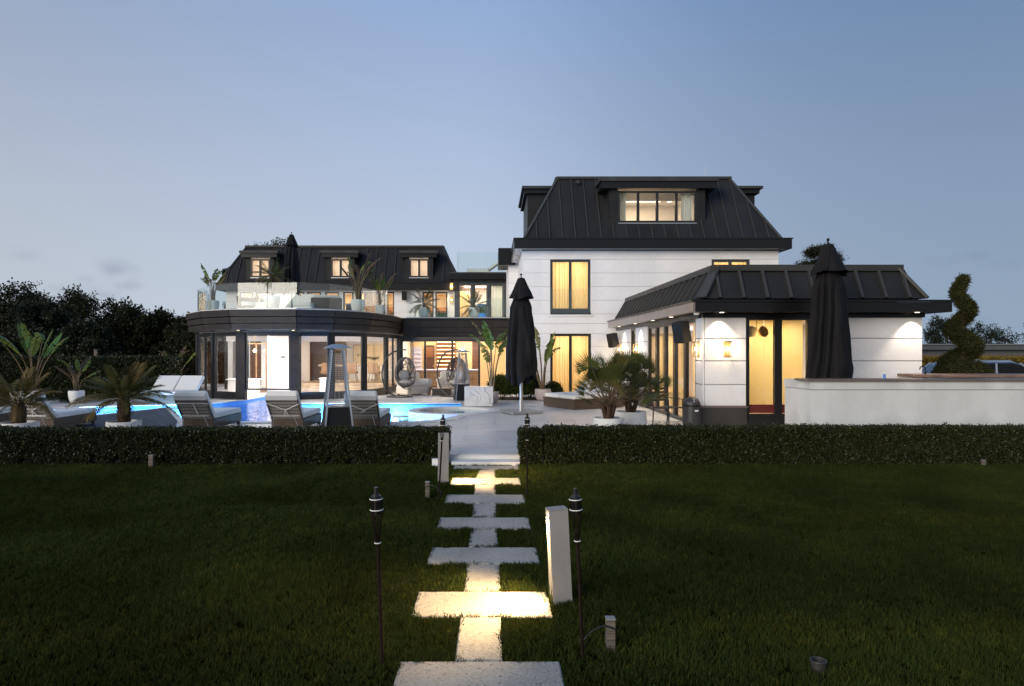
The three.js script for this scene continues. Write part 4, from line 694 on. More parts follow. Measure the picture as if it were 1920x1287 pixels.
// ---------------------------------------------------------------- upper storey behind the roof terrace
{
  const H = thing('upper_wing', 'long upper storey behind the roof terrace with three small dormers', 'wing');
  const z = -35, x0 = -13.6, x1 = -1.85;
  const wins = [[-12.9, -12.2], [-12.05, -11.35], [-11.1, -10.35], [-10.05, -9.58], [-9.43, -8.72], [-8.5, -7.79], [-7.57, -7.05], [-6.7, -5.75], [-5.46, -4.96], [-3.5, -2.93], [-2.84, -2.22]];
  facade(H, x0, x1, [3.36, 3.9, 4.45, 4.95, 5.25], wins.map(([a, b]) => [a, b, 0, 4.95]), [0, 0, z], 0, { max: 3 });
  wins.forEach(([a, b], i) => windowUnit(H, [(a + b) / 2, 3.37, z], 0, b - a, 1.57, 1, { fr: M.frameGrey, bar: 0.07, ...(i === 0 || i === 2 ? { cur: M.paleCurtain } : {}) }));
  boxAt('side_wall', M.panel, H, x0, x0 + 0.25, 0, 5.25, z - 0.29, z - 6); boxAt('side_wall', M.panel, H, x1 - 0.2, x1, 3.3, 5.25, z - 0.29, z - 6); boxAt('lower_wall', M.panel, H, x0, 1.2, 0, 3.2, z - 0.5, z - 0.7);
  for (const [a, b, wm] of [[-13.3, -10.2, M.innerWall], [-10.1, -7.0, M.innerWarm], [-6.9, -4.8, M.innerWarm], [-3.7, -2.1, M.innerWarm]]) { const r = room(H, a, b, 3.37, 5.05, z - 0.29, z - 3.0, wm, M.oak, M.ceiling); ceilingPanel(r, (a + b) / 2, 5.045, z - 1.5, b - a - 0.5, 0.8, SOFT, 8, M.glowSoft); }
  boxAt('wood_cupboard', M.orangeWood, H, -5.75, -4.85, 3.38, 4.4, z - 1.4, z - 1.9); boxAt('shelf_unit', M.orangeWood, H, -3.6, -2.15, 4.1, 4.3, z - 2.5, z - 2.9); boxAt('wall_screen', M.screen, H, -3.3, -2.3, 3.5, 4.02, z - 2.8, z - 2.9);
  eaves(H, x0 - 0.35, x1 + 0.2, 5.0, 5.38, z + 0.45, z - 6.2, { w: 0.5 });
  mansard(H, x0 - 0.22, x1 + 0.32, z + 0.35, z - 6.4, 5.40, 1.0, 1.15, 7.38, { seam: 0.5, holes: [-11.75, -7.65, -3.65].map((c) => [c - 0.6, c + 0.6, 5.62, 6.75]), skip: (lo, hi) => lo.z > z && [-11.75, -7.65, -3.65].some((c) => Math.abs(lo.x - c) < 0.78) });
  for (const xc of [-11.75, -7.65, -3.65]) {
    dormer(H, xc, 0.98, 5.67, 6.60, z + 0.24, z - 1.4, { n: 2, over: 0.26, roofH: 0.34, roofOut: 0.26, side: 0.16, cur: M.paleCurtain, cheekDrop: 0.2 });
    const r = room(H, xc - 0.55, xc + 0.55, 5.6, 6.64, z + 0.1, z - 1.3, M.innerWall, M.innerWall, M.ceiling); ceilingPanel(r, xc, 6.63, z - 0.5, 0.8, 0.5, SOFT, 3.4, M.glowSoft);
  }
  const v = grp('roof_vent', H, [-6.5, 7.38, -38.2]); boxAt('vent_body', M.fascia, v, -0.75, 0.75, 0, 0.18, -0.6, 0.6); boxAt('vent_cap', M.fascia, v, -0.95, 0.95, 0.18, 0.26, -0.8, 0.8);
  // flat roofed block next to the house
  const b = thing('flat_roof_block', 'flat roofed room with three tall glass doors beside the house', 'building');
  const bz = -34.6, bw = [[-1.62, -0.98], [-0.83, -0.17], [-0.02, 0.64]];
  facade(b, -1.84, 0.79, [3.36, 5.29, 5.42], bw.map(([p, q]) => [p, q, 0, 5.29]), [0, 0, bz], 0, { mat: M.frameGrey, max: 3 });
  bw.forEach(([p, q], i) => windowUnit(b, [(p + q) / 2, 3.37, bz], 0, q - p, 1.91, 1, { fr: M.frameGrey, bar: 0.05, ...(i === 2 ? { cur: M.greyCurtain } : {}) }));
  boxAt('parapet', M.fascia, b, -2.05, 0.85, 5.52, 5.80, bz + 0.35, bz - 3.4); boxAt('parapet_cap', M.seam, b, -2.08, 0.86, 5.802, 5.87, bz + 0.38, bz - 3.5); boxAt('frieze', M.zinc, b, -1.9, 0.83, 5.42, 5.519, bz + 0.15, bz - 3.3);
  const r = room(b, -1.78, 0.75, 3.37, 5.36, bz - 0.3, bz - 3.2, M.innerWall, M.oak, M.ceiling); ceilingPanel(r, -0.5, 5.35, bz - 1.4, 1.8, 1.2, SOFT, 8.5, M.glowSoft);
  boxAt('wall_screen', M.screen, b, -0.75, 0.0, 3.5, 4.5, bz - 3.1, bz - 3.18); curtain('inner_curtain', 0.6, 1.7, M.goldCurtain, b, [-1.4, 4.2, bz - 1.2], 6);
  const rail = thing('glass_balustrade', 'glass balustrade on the flat roof between dormer roof and house', 'balustrade'); boxAt('glass_panel', M.railGlass, rail, -1.72, -0.45, 5.875, 7.0, bz - 0.6, bz - 0.612); boxAt('glass_panel', M.railGlass, rail, -0.43, 0.75, 5.875, 7.0, bz - 0.6, bz - 0.612); boxAt('glass_panel', M.railGlass, rail, -1.74, -1.728, 5.875, 7.0, bz - 0.62, bz - 2.6);
  const sl = thing('sun_bed', 'white tilted sun bed on the flat roof behind glass', 'sun bed', [-0.3, 5.87, bz - 1.5]); boxAt('bed_base', M.cushion, sl, -0.95, 0.2, 0.12, 0.36, -0.35, 0.35); const bk = mesh('bed_back', new RoundedBoxGeometry(0.95, 0.14, 0.7, 2, 0.04), M.cushion, sl, [0.5, 0.55, 0]); bk.rotation.z = 0.62; boxAt('bed_foot', M.rattan, sl, -0.9, 0.15, 0, 0.119, -0.32, 0.32);
}
lantern('glowing lantern on the upper wall next to the flat roofed room', [-2.0, 4.35, -34.95], 0, 1.4).userData.group = undefined;
lantern('glowing lantern high on the corner of the flat roofed room', [-1.98, 5.0, -34.5], 0, 1.6).userData.group = undefined;
boxSpeaker('small black loudspeaker on the white wall of the roof terrace', [-4.4, 4.72, -35], 0, 0.24, 0.46, 0.2, 0.1);
// art, table and plinths inside the rotunda
{
  const a = thing('wall_picture', 'wide pale painting of a reclining figure inside the rotunda', 'picture', [-6.15, 1.72, -34.38]); mesh('canvas', plain(new THREE.BoxGeometry(1.5, 0.95, 0.03)), M.art, a); const m = new MB(); m.box(0, 0.49, 0, 1.58, 0.04, 0.05).box(0, -0.49, 0, 1.58, 0.04, 0.05).box(-0.77, 0, 0, 0.04, 0.94, 0.05).box(0.77, 0, 0, 0.04, 0.94, 0.05); m.build('picture_frame', M.paleWood, a);
  const t = thing('dining_table', 'long pale wooden dining table inside the rotunda', 'table', [-6.5, 0.50, -31.3]); boxAt('tabletop', M.paleWood, t, -1.3, 1.7, 0.72, 0.80, -0.45, 0.45); for (const x of [-0.9, 1.3]) { const g = new MB(); g.box(x, 0.36, 0, 0.18, 0.71, 0.5); g.box(x, 0.05, 0, 0.5, 0.1, 0.7); g.build('pedestal', M.paleWood, t); }
  const chair = thing('dining_chair', 'brown dining chair with slim metal legs at the table end', 'chair', [-7.4, 0.50, -30.6], 0.4);
  mesh('seat', new RoundedBoxGeometry(0.46, 0.1, 0.46, 2, 0.03), M.oak, chair, [0, 0.45, 0]); mesh('backrest', new RoundedBoxGeometry(0.46, 0.42, 0.07, 2, 0.03), M.oak, chair, [0, 0.68, 0.22]); for (const sx of [-1, 1]) for (const sz of [-1, 1]) { const g = new MB(); g.bar(V(sx * 0.16, 0.42, sz * 0.16), V(sx * 0.23, 0, sz * 0.23), 0.018); g.build('leg', M.blackMetal, chair); }
  dup(chair, 'brown dining chair in the middle of the rotunda table', [-6.2, 0.50, -30.55], 0.05); dup(chair, 'brown dining chair nearest the lounge side of the rotunda table', [-5.2, 0.50, -30.55], -0.2);
  const v = thing('white_pedestal', 'white box pedestal inside the rotunda near the pool', 'pedestal', [-6.75, TY, -28.0]); boxAt('pedestal_body', M.innerWhite, v, -0.22, 0.22, 0, 0.62, -0.22, 0.22); boxAt('pedestal_cap', M.innerWhite, v, -0.25, 0.25, 0.621, 0.66, -0.25, 0.25);
  const w = dup(v, 'wide white box seat behind the corner glass of the rotunda', [-10.4, TY, -28.8]); w.scale.set(2.6, 0.9, 1.4);
  const o = thing('flower_vase', 'vase of pale flowers on the rotunda dining table', 'vase', [-7.3, 1.30, -31.2]); mesh('vase_body', new THREE.LatheGeometry([[0.001, 0], [0.07, 0], [0.09, 0.1], [0.05, 0.2], [0.06, 0.22]].map(([a, b]) => new THREE.Vector2(a, b)), 20), M.bronze, o); const R = rng(4), f = new MB(); for (let k = 0; k < 16; k++) f.add(new THREE.IcosahedronGeometry(0.035, 0), (R() - 0.5) * 0.28, 0.28 + R() * 0.22, (R() - 0.5) * 0.2); f.build('blossoms', M.cream, o);
  const g = thing('globe_lamp', 'glowing globe lamp hanging behind the corner glass', 'lamp', [-9.75, 2.61, -28.2]); mesh('cord', new THREE.CylinderGeometry(0.006, 0.006, 0.62, 6), M.gold, g, [0, -0.31, 0]); mesh('lamp_globe', new THREE.SphereGeometry(0.07, 16, 12), M.glowBulb, g, [0, -0.68, 0]); pointLamp(g, 0, -0.68, 0, WARM, 2, 3.4);
}
// ---------------------------------------------------------------- bar by the pavilion
{
  const b = thing('outdoor_bar', 'long white rendered outdoor bar behind the box hedge', 'bar', [0, 0, 0]);
  const x0 = 6.08, x1 = 12.6, z0 = -12.95, z1 = -14.1;
  boxAt('front_wall', M.stucco, b, x0, x1, 0.02, 1.19, z0 - 0.2, z0); boxAt('side_wall', M.stucco, b, x0 + 0.002, x0 + 0.2, 0.02, 1.19, z1, z0 - 0.201);
  boxAt('moulding', M.stucco, b, x0 - 0.02, x1, 1.205, 1.36, z0 - 0.2, z0 + 0.02); boxAt('moulding', M.stucco, b, x0 - 0.02, x0 + 0.2, 1.205, 1.36, z1, z0 - 0.201); boxAt('groove_line', M.groove, b, x0 + 0.01, x1, 1.19, 1.205, z0 - 0.19, z0 - 0.008); boxAt('groove_line', M.groove, b, x0 + 0.01, x0 + 0.19, 1.19, 1.205, z1, z0 - 0.192);
  boxAt('bar_top', M.plinthCap, b, x0 - 0.09, x1, 1.361, 1.40, z0 - 0.5, z0 + 0.07);
  for (const x of [7.35, 10.05]) { const u = thing('ground_uplight', x < 8 ? 'small uplight washing the bar wall near its corner' : 'small uplight washing the bar wall further along', 'light', [x, 0.0, z0 + 0.3]); mesh('housing', new THREE.CylinderGeometry(0.05, 0.04, 0.1, 16), M.darkMetal, u, [0, 0.05, 0]); mesh('light_lens', new THREE.CylinderGeometry(0.04, 0.04, 0.01, 16), M.glowSoft, u, [0, 0.106, 0]); spotLamp(u, 0, 0.12, 0, 0, 0.72, -0.36, [1, 0.84, 0.6], 3.2, 0.8, 1.0, 2); }
  const k = thing('back_counter', 'low wooden topped counter behind the white bar', 'counter', [0, 0, 0]); boxAt('counter_body', M.stucco, k, 9.35, 13.2, 0.1, 1.36, -15.15, -15.5); boxAt('counter_top', M.mutedTop, k, 9.27, 13.25, 1.361, 1.42, -14.75, -15.55); boxAt('counter_leg', M.mutedTop, k, 9.4, 9.5, 0.1, 1.36, -14.85, -15.14);
  const f = thing('tap', 'black curved tap on the wooden counter', 'tap', [9.62, 1.42, -15.1]); const m = new MB(); m.tube([V(0, 0, 0), V(0, 0.12, 0), V(-0.04, 0.17, 0), V(-0.1, 0.16, 0), V(-0.12, 0.1, 0)], 0.012, 20); m.cyl(0, 0.01, 0, 0.025, 0.025, 0.02); m.build('spout', M.blackMetal, f); mesh('lever', bx(0.06, 0.012, 0.012), M.blackMetal, f, [0.035, 0.05, 0]);
  const s = thing('soap_bottle', 'small blue bottle standing on the white bar top', 'bottle', [7.62, 1.40, -13.2]); mesh('bottle_body', new THREE.CylinderGeometry(0.022, 0.025, 0.09, 14), std(0.08, 0.2, 0.55, 0.3), s, [0, 0.045, 0]); mesh('bottle_cap', new THREE.CylinderGeometry(0.01, 0.012, 0.03, 10), M.white, s, [0, 0.105, 0]);
}
// ---------------------------------------------------------------- closed parasols
function parasol(label, pos, turn, H, seed, pole = true) {
  const u = thing('closed_parasol', label, 'parasol', pos, turn), R = rng(seed), ph = [R() * 6, R() * 6, R() * 6];
  const surf = (prof, folds, hem) => {                                        // prof: [y, r, foldDepth]
    const nu = 120, nv = 26, P = [], U = [], I = [];
    for (let j = 0; j <= nv; j++) {
      const t = j / nv * (prof.length - 1), k = Math.min(prof.length - 2, Math.floor(t)), f = t - k, L = (i) => prof[k][i] + (prof[k + 1][i] - prof[k][i]) * (f * f * (3 - 2 * f) * 0.5 + f * 0.5);
      for (let i = 0; i <= nu; i++) {
        const a = i / nu * Math.PI * 2, v = j / nv, tw = a + 0.25 * Math.sin(v * 3 + ph[2]);
        const sw = tw + 0.32 * Math.sin(2 * tw + ph[1]) + 0.2 * Math.sin(3 * tw + ph[2] + v * 2.2), fold = (Math.pow(Math.abs(Math.cos(folds * sw / 2 + ph[0])), 0.8) * 1.1 - 0.6) * (0.75 + 0.45 * Math.sin(2 * a + ph[2])), fold2 = (fb(a * 2.2 + ph[0] * 9, v * 6 + ph[1], 1, 4) - 0.5) * 0.85 * (a < 6.0 ? 1 : (6.2832 - a) / 0.2832);
        const r = Math.max(0.02, L(1) * (1 + L(2) * (fold + fold2)) * (1 + 0.10 * Math.sin(a + ph[1]) * v)); const y = L(0) + (j === nv || j > nv - 3 ? hem * (Math.cos(2 * a + ph[0]) * 0.6 + Math.cos(folds * a / 2 + ph[1]) * 0.4) * (1 - (nv - j) / 3) : 0);
        P.push(Math.cos(a) * r, y, Math.sin(a) * r); U.push(a * 0.3, y);
      }
    }
    for (let j = 0; j < nv; j++) for (let i = 0; i < nu; i++) { const q = j * (nu + 1) + i; I.push(q, q + 1, q + nu + 1, q + 1, q + nu + 2, q + nu + 1); }
    const g = new THREE.BufferGeometry(); g.setAttribute('position', new THREE.Float32BufferAttribute(P, 3)); g.setAttribute('uv', new THREE.Float32BufferAttribute(U, 2)); g.setIndex(I); g.computeVertexNormals(); return g;
  };
  mesh('pole', new THREE.CylinderGeometry(0.045, 0.045, H - 0.08, 20), M.steelDull, u, [0, (H - 0.08) / 2 + 0.05, 0]);
  mesh('lower_canopy', surf([[H * 0.845, 0.20, 0.15], [H * 0.77, 0.30, 0.3], [H * 0.58, 0.355, 0.36], [H * 0.38, 0.41, 0.34], [H * 0.245, 0.41, 0.34]], 8, 0.17), M.canopy, u);
  mesh('upper_canopy', surf([[H - 0.03, 0.05, 0.02], [H - 0.05, 0.10, 0.05], [H * 0.92, 0.21, 0.10], [H * 0.84, 0.345, 0.20]], 8, 0.06), M.canopy, u);
  mesh('finial', new THREE.SphereGeometry(0.032, 14, 10), M.blackMetal, u, [0, H + 0.06, 0]); mesh('finial_neck', new THREE.CylinderGeometry(0.013, 0.018, 0.09, 10), M.blackMetal, u, [0, H + 0.01, 0]);
  const m = new MB(); m.box(0, 0.05, 0, 0.94, 0.06, 0.94).box(0, 0.01, 0, 0.86, 0.02, 0.86); m.build('base_plate', M.steelDull, u); mesh('base_sleeve', new THREE.CylinderGeometry(0.065, 0.075, 0.3, 20), M.steelDull, u, [0, 0.231, 0]);
  return u;
}
parasol('tall closed black parasol on a white base beside the spa', [0.87, TY, -19.5], 0.4, 3.9, 3);
parasol('tall closed black parasol behind the white bar', [7.05, 0.15, -14.25], 1.1, 4.05, 9);
{ const p = parasol('closed black parasol on the rotunda roof terrace', [-7.36, 3.385, -25.2], 0.9, 3.9, 14); p.scale.setScalar(0.735); }
// ---------------------------------------------------------------- patio heaters
function heater(label, pos, turn, s) {
  const h = thing('patio_heater', label, 'patio heater', pos, turn, 'pyramid patio heaters'); h.scale.setScalar(s);
  const lv = (y) => { const k = (y - 0.02) / 1.76; return 0.29 - 0.175 * k; };
  for (const sx of [-1, 1]) for (const sz of [-1, 1]) { const m = new MB(); const a = lv(0.02), b = lv(1.78); m.bar(V(sx * a, 0.02, sz * a), V(sx * b, 1.78, sz * b), 0.035); m.build('leg', M.steel, h); }
  for (let k = 0; k < 4; k++) { const g = grp('cover_panel', h, [0, 0, 0], k * Math.PI / 2), a = lv(0.04) - 0.012, b = lv(0.62) - 0.012; const q = (y, w, o) => [V(-w, y, w - 0.012 + o), V(w, y, w - 0.012 + o), V(w, y, w + o), V(-w, y, w + o)]; mesh('panel_sheet', hexa(q(0.04, a, 0), q(0.62, b, 0)), M.blackMetal, g); }
  boxAt('burner_shelf', M.steel, h, -lv(0.63), lv(0.63), 0.625, 0.65, -lv(0.63), lv(0.63));
  mesh('glass_tube', plain(new THREE.CylinderGeometry(0.05, 0.05, 1.05, 20, 1, true)), M.glass, h, [0, 1.18, 0]); mesh('burner_cap', new THREE.CylinderGeometry(0.08, 0.06, 0.05, 20), M.brass, h, [0, 1.73, 0]);
  for (let k = 0; k < 4; k++) {                                               // wire guards
    const g = new MB(); for (let i = 0; i < 24; i++) { const y = 0.68 + i * 0.044, w = lv(y) - 0.01; g.bar(V(-w, y, w), V(w, y, w), 0.004); } for (let i = -2; i <= 2; i++) { const a = lv(0.68) - 0.01, b = lv(1.7) - 0.01; g.bar(V(i * a / 2.6, 0.68, a), V(i * b / 2.6, 1.7, b), 0.004); }
    g.build('wire_guard', M.steelDull, h).rotation.y = k * Math.PI / 2;
  }
  const hood = new THREE.CylinderGeometry(0.13, 0.35, 0.07, 4, 1); hood.rotateY(Math.PI / 4); mesh('hood', plain(hood).toNonIndexed(), M.steel, h, [0, 1.85, 0]); mesh('hood_plate', bx(0.49, 0.012, 0.49), M.steel, h, [0, 1.809, 0]); mesh('base_frame', bx(0.60, 0.03, 0.60), M.steel, h, [0, 0.018, 0]);
  return h;
}
heater('tall steel pyramid patio heater standing between the sun loungers', [-3.16, TY, -14.05], 0.35, 1.02);
heater('steel pyramid patio heater behind the white marble block', [-1.0, TY, -24.2], 0.2, 0.96);
// ---------------------------------------------------------------- sun loungers
function lounger(name, label, pos, turn, group, strapKind = 0) {             // head end towards +z, backrest raised
  const L = thing(name, label, 'sun lounger', pos, turn, group), w = 0.70;
  boxAt('base_frame', M.rattan, L, -w / 2, w / 2, 0.08, 0.28, -1.62, 0.02); for (const sx of [-1, 1]) for (const z of [-1.55, -0.06]) boxAt('leg', M.wicker, L, sx * (w / 2 - 0.05) - 0.03, sx * (w / 2 - 0.05) + 0.03, 0, 0.08, z - 0.03, z + 0.03);
  const b = grp('backrest', L, [0, 0.26, -0.02]); b.rotation.x = 0.72; // leans back towards +z
  const h = 0.66, m = new MB();
  for (const sx of [-1, 1]) m.box(sx * (w / 2 - 0.02), h / 2, 0, 0.04, h, 0.03); m.box(0, h - 0.02, 0, w - 0.08, 0.04, 0.03).box(0, 0.02, 0, w - 0.08, 0.04, 0.03); m.build('back_frame', M.wicker, b);
  const wv = new MB(); for (let i = 0; i < 13; i++) { const x = -w / 2 + 0.055 + i * (w - 0.11) / 12; wv.box(x, h / 2, (i % 2 ? 1 : -1) * 0.004, 0.014, h - 0.08, 0.006); } for (let i = 0; i < 13; i++) wv.box(0, 0.055 + i * (h - 0.11) / 12, (i % 2 ? 1 : -1) * 0.004, w - 0.08, 0.016, 0.006);
  wv.build('weave', M.wickerPale, b).userData.kind = 'stuff';
  boxAt('backing', M.blackMetal, b, -w / 2 + 0.042, w / 2 - 0.042, 0.042, h - 0.042, -0.022, -0.018);
  mesh('back_cushion', new RoundedBoxGeometry(w - 0.01, h + 0.12, 0.13, 4, 0.05), M.cushion, b, [0, h / 2 + 0.06, -0.095]);
  mesh('cushion_flap', new RoundedBoxGeometry(w - 0.01, 0.15, 0.035, 3, 0.015), M.cushion, b, [0, h + 0.045, 0.0]);
  mesh('seat_cushion', new RoundedBoxGeometry(w - 0.01, 0.12, 1.56, 4, 0.045), M.cushion, L, [0, 0.345, -0.86]);
  const s = new MB(), zz = 0.03; if (strapKind === 0) s.bar(V(-w / 2, h * 0.84, zz), V(w / 2, h * 0.82, zz), 0.012).bar(V(0.03, h * 0.82, zz + 0.01), V(0.05, h * 0.36, zz + 0.01), 0.014); else s.bar(V(-w / 2, h * 0.86, zz), V(0.02 * strapKind, h * 0.52, zz), 0.012).bar(V(w / 2, h * 0.82, zz), V(0.02 * strapKind, h * 0.52, zz), 0.012).bar(V(0.02 * strapKind, h * 0.54, zz + 0.01), V(-0.03, h * (strapKind > 1 ? 0.42 : 0.25), zz + 0.01), 0.014).bar(V(0.02 * strapKind, h * 0.54, zz + 0.01), V(0.06, h * (strapKind > 1 ? 0.46 : 0.3), zz + 0.01), 0.014);
  s.build('tie_strap', M.strap, b); const st = new MB(); st.bar(V(-w / 2 + 0.02, 0.38, 0.26), V(w / 2 - 0.02, 0.38, 0.26), 0.014); for (const sx of [-1, 1]) st.bar(V(sx * 0.22, 0.38, 0.26), V(sx * 0.3, 0.02, 0.1), 0.014); st.build('stay_bar', M.steelDull, L);
  return L;
}
const LG = 'sun loungers along the pool front';
lounger('sun_lounger', 'white cushioned lounger with one hanging strap, next to the dark marble deck', [-6.42, TY, -15.0], 0, LG, 0);
lounger('sun_lounger', 'white cushioned lounger with tied strap, standing before the rotunda opening', [-4.47, TY, -15.0], 0, LG, 1);
lounger('sun_lounger', 'white cushioned lounger with knotted strap beside the tall patio heater', [-2.78, TY, -15.0], 0, LG, 2);
lounger('sun_lounger', 'dark woven lounger half hidden behind the low potted palm', [-9.95, TY, -15.0], 0, LG, 1);
lounger('sun_lounger', 'white cushioned lounger cut by the left edge of the picture', [-11.9, TY, -15.1], 0, LG, 1);
// ---------------------------------------------------------------- double day beds
function daybed(label, pos, turn) {
  const L = thing('day_bed', label, 'day bed', pos, turn), w = 1.62, len = 1.95;
  const m = new MB(); m.box(0, 0.15, 0, w, 0.26, len).box(0, 0.29, 0, w + 0.05, 0.03, len + 0.05); m.build('rattan_base', M.rattan, L);
  for (const s of [-1, 1]) {
    mesh('seat_cushion', new RoundedBoxGeometry(w / 2 - 0.02, 0.13, 1.15, 4, 0.045), M.cushion, L, [s * w / 4, 0.37, 0.38]);
    const b = mesh('back_cushion', new RoundedBoxGeometry(w / 2 - 0.02, 0.13, 0.86, 4, 0.045), M.cushion, L, [s * w / 4, 0.60, -0.52]); b.rotation.x = 0.68;
  }
  const f = new MB(); for (const s of [-1, 1]) f.bar(V(s * 0.6, 0.3, -0.9), V(s * 0.6, 0.72, -0.86), 0.025); f.build('back_stay', M.wicker, L); return L;
}
daybed('white double day bed on rattan base beside the rotunda corner', [-10.95, TY, -23.35], 0);
daybed('white double day bed on rattan base before the ground floor window', [2.95, TY, -21.7], -1.05);
// ---------------------------------------------------------------- hanging egg chairs
function eggChair(label, pos, turn, seed) {
  const E = thing('hanging_chair', label, 'hanging chair', pos, turn, 'woven egg chairs'), R = rng(seed);
  const m = new MB(); m.tube([V(-0.1, 0.03, 0), V(-0.42, 0.25, 0), V(-0.62, 0.75, 0), V(-0.55, 1.3, 0), V(-0.3, 1.66, 0), V(0.05, 1.8, 0), V(0.3, 1.82, 0)], 0.03, 48, 10); m.build('bent_pole', M.darkMetal, E);
  const b = new MB(); b.tube(Array.from({ length: 14 }, (_, i) => V(0.05 + Math.cos(i / 14 * 6.283) * 0.5, 0.025, Math.sin(i / 14 * 6.283) * 0.45)), 0.022, 60, 8, true); b.build('floor_ring', M.darkMetal, E);
  const k = new MB(), c = V(0.27, 0.88, 0), rx = 0.40, ry = 0.62, rz = 0.42;
  for (let i = 0; i < 150; i++) {                                              // random woven strands over the open shell
    const n = V(R() - 0.5, R() - 0.5, R() - 0.5).normalize(), u = n.clone().cross(V(0.3, 0.9, 0.2)).normalize(), v = n.clone().cross(u), a0 = R() * 6.28, span = 1.2 + R() * 1.8, o = (R() - 0.5) * 1.1, pts = [];
    for (let s = 0; s <= 8; s++) { const a = a0 + span * s / 8, r = Math.sqrt(1 - o * o * 0.8); const p = u.clone().multiplyScalar(Math.cos(a) * r).addScaledVector(v, Math.sin(a) * r).addScaledVector(n, o * 0.9); if (p.z > 0.35 && p.y > -0.55) { if (pts.length > 2) break; pts.length = 0; continue; } pts.push(V(c.x + p.x * rx, c.y + p.y * ry * (p.y > 0 ? 1.05 : 0.85), c.z + p.z * rz)); }
    if (pts.length > 2) k.tube(pts, 0.011, 14, 5);
  }
  const rim = []; for (let i = 0; i < 24; i++) { const a = i / 24 * 6.283; rim.push(V(c.x + Math.cos(a) * rx * 0.94, c.y + 0.04 + Math.sin(a) * ry * 0.98, c.z + rz * 0.34 - 0.1 * Math.sin(a))); } k.tube(rim, 0.016, 60, 6, true);
  k.build('woven_basket', M.basket, E).userData.kind = 'stuff';
  const h = new MB(); h.tube([V(0.28, 1.82, 0), V(0.28, 1.66, 0), V(0.27, 1.5, 0)], 0.012, 8, 6); h.build('chain', M.steelDull, E);
  const cu = mesh('seat_cushion', new THREE.SphereGeometry(1, 24, 16), M.wickerPale, E, [c.x, 0.56, 0.05]); cu.scale.set(0.28, 0.12, 0.28); const bc = mesh('back_cushion', new THREE.SphereGeometry(1, 24, 16), M.wickerPale, E, [c.x, 0.82, -0.2]); bc.scale.set(0.22, 0.22, 0.1); return E;
}
eggChair('woven egg chair on bent pole next to the rotunda glass', [-3.55, TY, -26.2], 0.35, 8);
eggChair('woven egg chair on bent pole behind the patio heater by the lounge', [-1.55, TY, -26.6], -0.5, 12);
// ---------------------------------------------------------------- sofas, low table, marble block, side table
function sofa(label, pos, turn, w) {
  const S = thing('armchair_sofa', label, 'sofa', pos, turn); mesh('sofa_base', new RoundedBoxGeometry(w, 0.3, 0.8, 3, 0.05), M.cream, S, [0, 0.2, 0]); mesh('seat_cushion', new RoundedBoxGeometry(w - 0.3, 0.16, 0.66, 4, 0.06), M.cream, S, [0, 0.42, 0.06]);
  const b = mesh('back_cushion', new RoundedBoxGeometry(w - 0.26, 0.5, 0.22, 4, 0.09), M.cream, S, [0, 0.66, -0.28]); b.rotation.x = -0.15;
  for (const s of [-1, 1]) { const m = new MB(); m.cyl(s * (w / 2 - 0.1), 0.52, 0.02, 0.13, 0.13, 0.78, 24, Math.PI / 2).add(new RoundedBoxGeometry(0.2, 0.46, 0.76, 2, 0.04), s * (w / 2 - 0.11), 0.28, 0.02); m.build('arm', M.cream, S); } for (const sx of [-1, 1]) for (const sz of [-1, 1]) boxAt('foot', M.walnut, S, sx * (w / 2 - 0.08) - 0.03, sx * (w / 2 - 0.08) + 0.03, 0, 0.07, sz * 0.32 - 0.03, sz * 0.32 + 0.03); return S;
}
sofa('cream sofa facing the pool in front of the lounge counter', [-1.62, TY, -28.9], 0.15, 1.25);
sofa('cream sofa turned sideways behind the egg chair at the rotunda', [-3.1, TY, -27.5], 0.75, 1.2);
